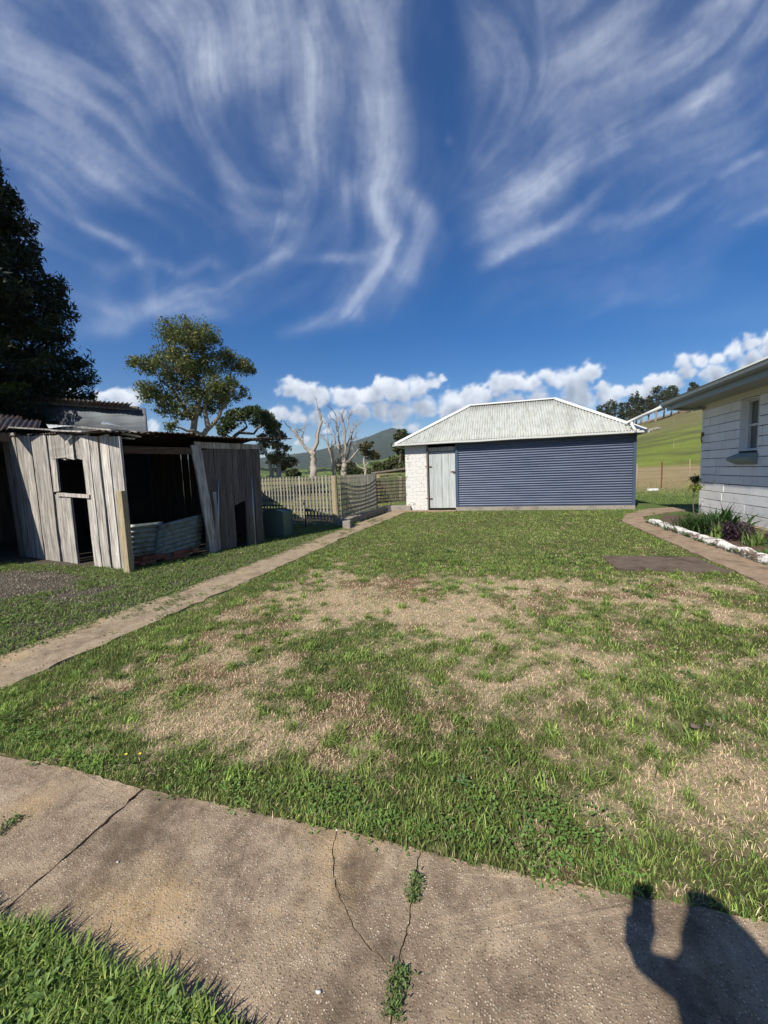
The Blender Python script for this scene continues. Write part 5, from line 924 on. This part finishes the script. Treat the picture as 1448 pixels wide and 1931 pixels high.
# ================================================================== SKY with clouds (a dome outside everything)
S = 2; ox, oy = 240, 200; Wm, Hm = (1448 + 480) // S, (1000 + 240) // S
jj, ii = np.meshgrid(np.arange(Wm), np.arange(Hm)); PXm = jj * S - ox; PYm = ii * S - oy
strokes = [([(280, -60), (330, 30), (375, 110), (392, 210)], 38, .62), ([(430, -60), (430, 40), (410, 130), (398, 200)], 44, .55), ([(500, -60), (490, 60), (470, 190)], 55, .33), ([(195, -40), (240, 50), (285, 120)], 22, .32),
    ([(585, -60), (588, 120), (582, 260), (578, 350), (560, 405), (515, 418), (455, 380), (400, 308)], 20, .50), ([(560, 180), (540, 250), (520, 300)], 18, .25), ([(665, -60), (700, 80), (715, 200), (728, 300), (712, 370)], 30, .34),
    ([(728, 318), (706, 365), (722, 410), (738, 445), (722, 490), (690, 535), (655, 585), (610, 612), (540, 636)], 15, .80), ([(735, 450), (700, 500), (665, 560), (635, 600)], 26, .45), ([(748, 350), (785, 400), (800, 440), (775, 495), (742, 530)], 24, .36), ([(738, 455), (690, 482), (630, 484), (570, 486)], 9, .42),
    ([(660, 300), (640, 400), (600, 440), (530, 470), (480, 520), (430, 560), (330, 560)], 26, .34), ([(400, 310), (430, 350), (490, 365), (560, 380)], 12, .38), ([(420, 375), (470, 400), (540, 415), (570, 400)], 12, .36), ([(490, 440), (540, 470), (500, 480)], 12, .3),
    ([(40, 340), (110, 395), (180, 440), (252, 472)], 9, .50), ([(160, 310), (215, 355), (275, 398)], 12, .40), ([(-40, 230), (60, 300), (150, 330), (260, 330)], 45, .26), ([(-60, 60), (80, 140), (200, 230), (300, 260)], 60, .22), ([(150, 490), (200, 510), (280, 490)], 16, .34), ([(165, 540), (210, 580), (300, 595), (420, 590)], 16, .42), ([(300, 492), (350, 520), (395, 488), (420, 500)], 11, .40), ([(140, 610), (240, 612), (340, 570), (450, 555)], 18, .34), ([(340, 560), (400, 590), (440, 590)], 14, .25), ([(255, 110), (285, 200), (290, 250)], 8, .18),
    ([(905, 500), (945, 475), (1000, 452), (1060, 425), (1110, 385), (1145, 340)], 12, .72), ([(900, 495), (960, 450), (1020, 440)], 18, .3), ([(888, 450), (925, 420), (985, 385), (1040, 335), (1060, 290)], 20, .40), ([(940, 395), (1010, 355), (1080, 300), (1200, 240)], 26, .34), ([(880, 340), (960, 290), (1060, 190), (1150, 80), (1220, -40)], 55, .25), ([(1130, 282), (1200, 250), (1280, 215), (1340, 180), (1400, 100), (1480, 30)], 17, .40), ([(1300, 215), (1345, 180), (1385, 140)], 12, .35), ([(1240, 395), (1300, 355), (1345, 328)], 12, .42), ([(1340, 335), (1400, 305), (1448, 285)], 8, .42), ([(1100, 430), (1180, 420), (1260, 380)], 14, .2), ([(1390, 425), (1500, 380)], 9, .2), ([(990, 120), (1040, 130), (1080, 105), (1160, 20)], 30, .30), ([(1300, 40), (1370, 10), (1420, -10)], 12, .36), ([(1250, 150), (1330, 100), (1450, -20)], 50, .22), ([(1100, 200), (1250, 120), (1350, 60)], 40, .16), ([(845, 255), (852, 272)], 9, .22), ([(1180, 560), (1060, 610)], 10, .05), ([(640, 60), (660, 250), (680, 400)], 70, .16), ([(-100, 420), (100, 520), (250, 540)], 60, .12)]
den = np.zeros((Hm, Wm)); vx = np.zeros((Hm, Wm)) + 1e-6; vy = np.zeros((Hm, Wm)) + 3e-6
wx_ = (fbm(PXm / 160., PYm / 160., 401, 6, .6) - .5) * 70; wy_ = (fbm(PXm / 160., PYm / 160., 411, 6, .6) - .5) * 70
for pts, wd, inten in strokes:
    pts = np.array(pts, float); wd = wd * 1.05; inten = inten * .84; best = np.full((Hm, Wm), 1e9); bt_ = np.zeros((Hm, Wm)); tx_ = np.zeros((Hm, Wm)); ty_ = np.zeros((Hm, Wm)); L = np.hypot(*np.diff(pts, axis=0).T); cum = np.concatenate([[0], np.cumsum(L)]); 
    for i in range(len(pts) - 1):
        a = pts[i]; d = pts[i + 1] - a; l2 = d @ d; t = np.clip(((PXm + wx_ * min(1, wd / 25) - a[0]) * d[0] + (PYm + wy_ * min(1, wd / 25) - a[1]) * d[1]) / l2, 0, 1); dist = np.hypot(PXm + wx_ * min(1, wd / 25) - a[0] - d[0] * t, PYm + wy_ * min(1, wd / 25) - a[1] - d[1] * t); k = dist < best
        best = np.where(k, dist, best); bt_ = np.where(k, (cum[i] + L[i] * t) / cum[-1], bt_); u = d / math.sqrt(l2); tx_ = np.where(k, u[0], tx_); ty_ = np.where(k, u[1], ty_)
    end_ = sst(bt_, -.02, .18) * sst(-bt_, -1.02, -.85) * .75 + .25; den += inten * np.exp(-(best / wd) ** 2) * end_; gw = np.exp(-(best / (wd * 2 + 45)) ** 2) * (inten + .1); sg = np.where(tx_ * 0 + ty_ < 0, -1, 1)
    vx += gw * tx_ * sg; vy += gw * ty_ * sg
nrm_ = np.hypot(vx, vy); vx /= nrm_; vy /= nrm_
an_ = (fbm(PXm / 130., PYm / 130., 405, 3) - .5) * 1.1; vx, vy = vx * np.cos(an_) - vy * np.sin(an_), vx * np.sin(an_) + vy * np.cos(an_)
def lic(src, steps):
    acc = src.copy(); wsum = 1.
    for sg in (1, -1):
        x = jj.astype(float); y = ii.astype(float)
        for k in range(steps):
            xi = np.clip(x.round().astype(int), 0, Wm - 1); yi = np.clip(y.round().astype(int), 0, Hm - 1); x = x + sg * vx[yi, xi]; y = y + sg * vy[yi, xi]
            acc = acc + src[np.clip(y.round().astype(int), 0, Hm - 1), np.clip(x.round().astype(int), 0, Wm - 1)]; wsum += 1
    return acc / wsum
s1_ = RS.rand(Hm, Wm); s2_ = fbm(jj / 3.5, ii / 3.5, 421, 2); s3_ = fbm(jj / 10., ii / 10., 431, 3)
f1_ = lic(s1_, 18); f2_ = lic(s2_, 34); f3_ = lic(s3_, 45); nz = lambda a: np.clip((a - a.mean()) / a.std() * .5 + .5, -1.0, 2.2)
iso = nz(fbm(PXm / 9., PYm / 9., 425, 4, .7)); puff = fbm(PXm / 60., PYm / 60., 441, 6, .62); puffl = lic(puff, 46); puffl = np.clip((puffl - puffl.mean()) / puffl.std() * .11 + .5, 0, 1); tm = sst(fbm(PXm / 120., PYm / 120., 427, 3), .35, .65); tm = np.clip(tm * .7 + den * .6, 0, 1.2); tex = (.08 + .16 * tm) * nz(f1_) + (.10 + .24 * tm) * nz(f2_) + (.25 + .15 * tm) * nz(f3_) + .22 * iso + .20 * nz(fbm(PXm / 40., PYm / 40., 429, 4, .6)); puff = fbm(PXm / 60., PYm / 60., 441, 6, .62)
veil = .06 + .12 * sst(-PYm, -520, -100); veil = veil * (1 - .8 * sst(PXm, 740, 800) * sst(-PXm, -930, -850)) * (1 - sst(PYm, 560, 640)) * (1 - .75 * sst(PXm - PYm * 1.2, 700, 900) * sst(PYm, 380, 520))
cir = (den * .74 + veil * 1.1) * (.58 + .56 * np.clip(tex, 0, 1.6)) * (.42 + .95 * sst(puffl, .34, .66)) * (.8 + .4 * puff); cir = .66 * (1 - np.exp(-cir * 1.15))
# cumulus
cum_ = [(548, 735, 26), (575, 742, 24), (600, 752, 22), (640, 752, 22), (670, 750, 24), (700, 750, 24), (730, 735, 26), (760, 738, 24), (790, 732, 24), (812, 722, 18), (828, 715, 10), (850, 752, 22), (880, 750, 24), (905, 745, 20), (945, 725, 26), (970, 722, 24), (1000, 722, 26), (1030, 712, 22), (1060, 712, 24), (1085, 728, 26), (1110, 706, 26), (1140, 738, 20), (1170, 740, 18), (1200, 735, 20), (1230, 728, 22), (1262, 722, 20), (530, 782, 18), (560, 785, 20), (600, 786, 20), (640, 784, 18), (680, 780, 20), (720, 776, 22), (760, 775, 26), (800, 770, 26), (850, 775, 28), (900, 770, 28), (960, 765, 30), (1020, 760, 34), (1090, 755, 30), (1150, 755, 24), (1290, 685, 18), (1320, 680, 18), (1350, 676, 20), (1385, 662, 22), (1420, 650, 22), (1455, 642, 28), (1300, 706, 20), (1350, 706, 26), (1420, 694, 34), (1500, 660, 60), (195, 748, 20), (220, 745, 22), (245, 752, 18), (180, 760, 18), (250, 800, 22), (290, 805, 16), (222, 762, 20), (120, 770, 40), (750, 806, 14), (775, 808, 12), (610, 808, 9), (575, 828, 12), (1570, 640, 70), (-100, 780, 60), (1690, 660, 80)]
cw = (fbm(PXm / 34., PYm / 30., 451, 5, .6) - .5); cw2 = (fbm(PXm / 34. + 9, PYm / 30. + 4, 461, 5, .6) - .5); cd = np.zeros((Hm, Wm)) - 2.
for x, y, r in cum_:
    dx_ = PXm + cw * 38 - x; dy_ = PYm + cw2 * 34 - y; dy_ = np.where(dy_ > 0, dy_ * 1.3, dy_); cd = np.maximum(cd, 1 - np.hypot(dx_ / 1.15, dy_) / (r * 1.04))
edge_ = fbm(PXm / 13., PYm / 11., 471, 5, .6); soft = sst(fbm(PXm / 80., PYm / 60., 481, 3), .4, .6)
ca_ = sst(cd + (edge_ - .5) * .75, .0, .36 + .30 * soft) * .90
sh = np.zeros((Hm, Wm)); acc = np.zeros((Hm, Wm)); a_ = ca_.copy()
for k in range(1, 26): acc[k:] += a_[:-k] / 25.          # painted shade: cloud colour greys beneath overlying cloud, tops stay bright
bulge = fbm(PXm / 22., PYm / 18., 491, 5, .6); light = np.clip(1.0 - acc * .62 + (bulge - .5) * .55 + (1 - ca_) * .1, .42, 1.0)
alpha = 1 - (1 - cir) * (1 - ca_); mixw = ca_ / np.maximum(alpha, 1e-4); lum_c = np.clip(mixw, 0, 1)
hazeb = sst(PYm, 640, 900)
ccol = np.stack([.86 * light ** 1.25 + .02, .88 * light ** 1.15 + .03, .90 * light + .05], -1); icol = np.array([.74, .79, .87]) * np.ones((Hm, Wm, 1)); rgb = ccol * lum_c[..., None] + icol * (1 - lum_c[..., None])
daz = np.radians(np.arange(-100, 68.01, .19)); de = np.radians(np.concatenate([np.arange(-1.0, 14, .17), np.arange(14, 66.0, .23)])); EE, ZZ = np.meshgrid(de, daz, indexing='ij')
RD = 26000.; dx = np.cos(EE) * np.sin(ZZ); dy = np.cos(EE) * np.cos(ZZ); dz = np.sin(EE); dot = dx * FW[0] + dy * FW[1] + dz * FW[2]; dot = np.maximum(dot, .12)
sx = 724 + F * (dx * RT[0] + dy * RT[1] + dz * RT[2]) / dot; sy = 965.5 - F * (dx * UP[0] + dy * UP[1] + dz * UP[2]) / dot
fx_ = np.clip((sx + ox) / S, 0, Wm - 1.001); fy_ = np.clip((sy + oy) / S, 0, Hm - 1.001); xi = fx_.astype(int); yi = fy_.astype(int); ax_ = fx_ - xi; ay_ = fy_ - yi
def bil(a): 
    if a.ndim == 3: return np.stack([bil(a[..., i]) for i in range(3)], -1)
    return (a[yi, xi] * (1 - ax_) + a[yi, xi + 1] * ax_) * (1 - ay_) + (a[yi + 1, xi] * (1 - ax_) + a[yi + 1, xi + 1] * ax_) * ay_
Av = bil(alpha); edgef = sst(sx, -240, -60) * sst(-sx, -1690, -1520) * sst(sy, -200, -60); Av = Av * edgef + (1 - edgef) * np.clip(fbm(ZZ * 9, EE * 14, 499, 5) * .7 - .22, 0, .5) * sst(EE, .15, .3)
fade = sst(ZZ, math.radians(-100), math.radians(-90)) * sst(-ZZ, -math.radians(68), -math.radians(60)) * sst(-EE, -math.radians(66), -math.radians(60)); Av = Av * fade; Cv = bil(rgb)
m = NM('cloud_layer'); m.nt.nodes.remove(m.b); em = m.n('ShaderNodeEmission'); m.L(m.attr(), em.inputs[0]); em.inputs[1].default_value = 1.0; tr = m.n('ShaderNodeBsdfTransparent'); mx = m.n('ShaderNodeMixShader'); m.L(m.attr('Col', 'Alpha'), mx.inputs[0]); m.L(tr.outputs[0], mx.inputs[1]); m.L(em.outputs[0], mx.inputs[2]); m.L(mx.outputs[0], m.nt.nodes['Material Output'].inputs[0])
m.m.cycles.emission_sampling = 'NONE'
o = gridmesh('sky', RD * dx, RD * dy, RD * dz, m.m, np.concatenate([Cv, Av[..., None]], -1)); tag(o, kind='structure')

# ================================================================== AIR
m = bpy.data.materials.new('air'); m.use_nodes = True; m.node_tree.nodes.clear(); pv = m.node_tree.nodes.new('ShaderNodeVolumePrincipled'); mo = m.node_tree.nodes.new('ShaderNodeOutputMaterial'); m.node_tree.links.new(pv.outputs[0], mo.inputs['Volume'])
pv.inputs['Color'].default_value = (.80, .88, 1., 1); pv.inputs['Density'].default_value = .00011; pv.inputs['Anisotropy'].default_value = .2
mb = MB(); mb.box((0, 0, 190), (12400, 12400, 520)); tag(mb.build('haze', m), kind='stuff')
# ================================================================== PHOTOGRAPHER (stands behind the camera; the shadow falls into the picture)
hd = G(1343, 1752, .05); k_ = (1.56 - .05) / SUND.z; HD = hd + SUND * k_          # head centre
r3 = V(XR); f3_v = V(fh)
def SH(x, y, z): q = G(x, y, .05); return q + SUND * ((z - .05) / SUND.z)      # the point at height z whose shadow falls there
CH = SH(1392, 1862, 1.30); HD = SH(1340, 1750, 1.57); r3 = (V(XR) * math.cos(.35) - V(fh) * math.sin(.35)); f3_v = (V(fh) * math.cos(.35) + V(XR) * math.sin(.35))
def W(r, f, z): t = min(1, max(0, (1.52 - z) / .18)); b = HD.lerp(CH, t); return V((b.x, b.y, 0)) + r3 * r + f3_v * f + V((0, 0, z))
per = thing('person', W(0, -.05, .05), 'person holding up a phone, seen only as a shadow on the slab', 'person')
def skin(name, verts, edges, mat, root=0, sub=2, parent=None):
    me = bpy.data.meshes.new(name); b = V(parent.location); me.from_pydata([tuple(v[0] - b) for v in verts], edges, []); me.materials.append(mat); o = bpy.data.objects.new(name, me); COL.objects.link(o); o.parent = parent
    sm = o.modifiers.new('skin', 'SKIN'); sm.use_smooth_shade = True; 
    for i, v in enumerate(verts): sv = me.skin_vertices[0].data[i]; r = v[1]; sv.radius = (r, r) if not isinstance(r, tuple) else r; sv.use_root = (i == root)
    ss = o.modifiers.new('sub', 'SUBSURF'); ss.levels = sub; ss.render_levels = sub; return o
sk = plain('skin', (.48, .30, .22), .55, .08, 8, 0, .1, .001); cl_ = plain('navy_jacket', (.03, .045, .08), .85, .2, 20); tr_ = plain('denim', (.06, .08, .13), .9, .2, 30); hr_ = plain('brown_hair', (.06, .035, .02), .6, .3, 60); sh_ = plain('boot_leather', (.05, .035, .025), .5)
hl = V((0, 0, EYE)) - V(RT) * .040 - V(UP) * .125 - V(FW) * .030       # left hand, palm behind the phone
fz_ = .05
vb = [(W(0, -.05, .96), .13), (W(0, -.04, 1.15), .12), (W(0, -.05, 1.32), .13), (W(0, -.03, 1.44), .055), (W(0, .0, 1.51), .07), (W(0, .0, 1.58), .085), (W(0, -.01, 1.64), .075),
      (W(-.11, -.05, 1.31), .045), (W(.17, -.05, 1.36), .055), (W(.25, -.07, 1.10), .042), (W(.24, .03, .88), .030), (W(.235, .05, .80), .030),
      (W(-.09, -.05, .88), .085), (W(-.10, -.03, .50), .055), (W(-.11, -.07, .12), .038), (W(-.115, .06, .09), .032), (W(.09, -.05, .88), .085), (W(.10, -.03, .50), .055), (W(.11, -.07, .12), .038), (W(.115, .06, .09), .032), (W(0, .085, 1.57), .014)]
eb = [(0, 1), (1, 2), (2, 3), (3, 4), (4, 5), (5, 6), (2, 7), (2, 8), (8, 9), (9, 10), (10, 11), (0, 12), (12, 13), (13, 14), (14, 15), (0, 16), (16, 17), (17, 18), (18, 19), (5, 20)]
el = SH(1304, 1862, 1.15); n0 = len(vb); wr = hl - V(UP) * .055 - V(FW) * .01 - r3 * .01
vb += [(el, .042), (wr, .027), (hl, .030)]; eb += [(7, n0), (n0, n0 + 1), (n0 + 1, n0 + 2)]
R_, U_, F_ = V(RT), V(UP), V(FW)
for i in range(4):           # four fingers close round the far side of the phone
    b0 = hl - R_ * .018 + U_ * (.018 - .019 * i); b1 = b0 - R_ * .010 + F_ * .014; b2 = b1 + F_ * .022 + R_ * .006; b3 = b2 + R_ * (.020 - .003 * abs(i - 1)); k0 = len(vb)
    vb += [(b0, .0095), (b1, .009), (b2, .0085), (b3, .0075)]; eb += [(n0 + 2, k0), (k0, k0 + 1), (k0 + 1, k0 + 2), (k0 + 2, k0 + 3)]
k0 = len(vb); t0 = hl + R_ * .022 - U_ * .012; vb += [(t0, .012), (t0 + R_ * .018 + U_ * .022 + F_ * .006, .0105), (t0 + R_ * .017 + U_ * .046 + F_ * .020, .009)]; eb += [(n0 + 2, k0), (k0, k0 + 1), (k0 + 1, k0 + 2)]
hr0 = vb[11][0]
for i in range(4):
    b0 = hr0 + f3_v * (.022 - .017 * i) - V((0, 0, .03)); b1 = b0 - V((0, 0, .035)) - r3 * .004; b2 = b1 - V((0, 0, .024)) - r3 * .014; k0 = len(vb); vb += [(b0, .0095), (b1, .009), (b2, .0078)]; eb += [(11, k0), (k0, k0 + 1), (k0 + 1, k0 + 2)]
k0 = len(vb); vb += [(hr0 + f3_v * .035 - V((0, 0, .01)), .011), (hr0 + f3_v * .045 - V((0, 0, .045)) - r3 * .01, .009)]; eb += [(11, k0), (k0, k0 + 1)]
skin('body', vb, eb, sk, 0, 2, per)
skin('jacket', [(W(0, -.05, .86), .165), (W(0, -.04, 1.10), .15), (W(0, -.05, 1.33), .155), (W(0, -.04, 1.42), .075), (W(-.12, -.05, 1.31), .062), (W(.18, -.05, 1.36), .075), (el, .050), (el.lerp(wr, .8), .028), (W(.26, -.07, 1.10), .06), (W(.245, .02, .90), .045)], [(0, 1), (1, 2), (2, 3), (2, 4), (2, 5), (4, 6), (6, 7), (5, 8), (8, 9)], cl_, 0, 2, per)
skin('trousers', [(W(0, -.05, .93), .15), (W(-.10, -.05, .82), .10), (W(-.105, -.03, .50), .075), (W(-.11, -.07, .14), .06), (W(.10, -.05, .82), .10), (W(.105, -.03, .50), .075), (W(.11, -.07, .14), .06)], [(0, 1), (1, 2), (2, 3), (0, 4), (4, 5), (5, 6)], tr_, 0, 2, per)
for sg in (-1, 1): skin('boot', [(W(.112 * sg, -.08, .17), .05), (W(.112 * sg, -.09, .095), .05), (W(.115 * sg, .02, .09), .045), (W(.118 * sg, .11, .08), .038)], [(0, 1), (1, 2), (2, 3)], sh_, 0, 2, per)
skin('hair', [(W(0, -.03, 1.665), .092), (W(0, -.07, 1.58), .098), (W(-.04, -.09, 1.46), .08), (W(.05, -.09, 1.46), .085), (W(.09, -.09, 1.37), .07), (W(-.06, -.10, 1.36), .06)], [(0, 1), (1, 2), (1, 3), (3, 4), (2, 5)], hr_, 0, 2, per)
for sg in (-1, 1): skin('eye', [(W(.032 * sg, .078, 1.595), .009), (W(.032 * sg, .080, 1.595), .009)], [(0, 1)], MT['white'], 0, 1, per)
pc = V((0, 0, EYE)) - R_ * .0245 - U_ * .062 - F_ * .009
mb = MB(); mb.box(pc, (.072, .147, .008), M=Matrix((R_, U_, F_)).transposed()); o = mb.build('phone', 'black', bevel=.003); tag(o, 'phone held upright in front of the face, seen only as a shadow', 'phone')
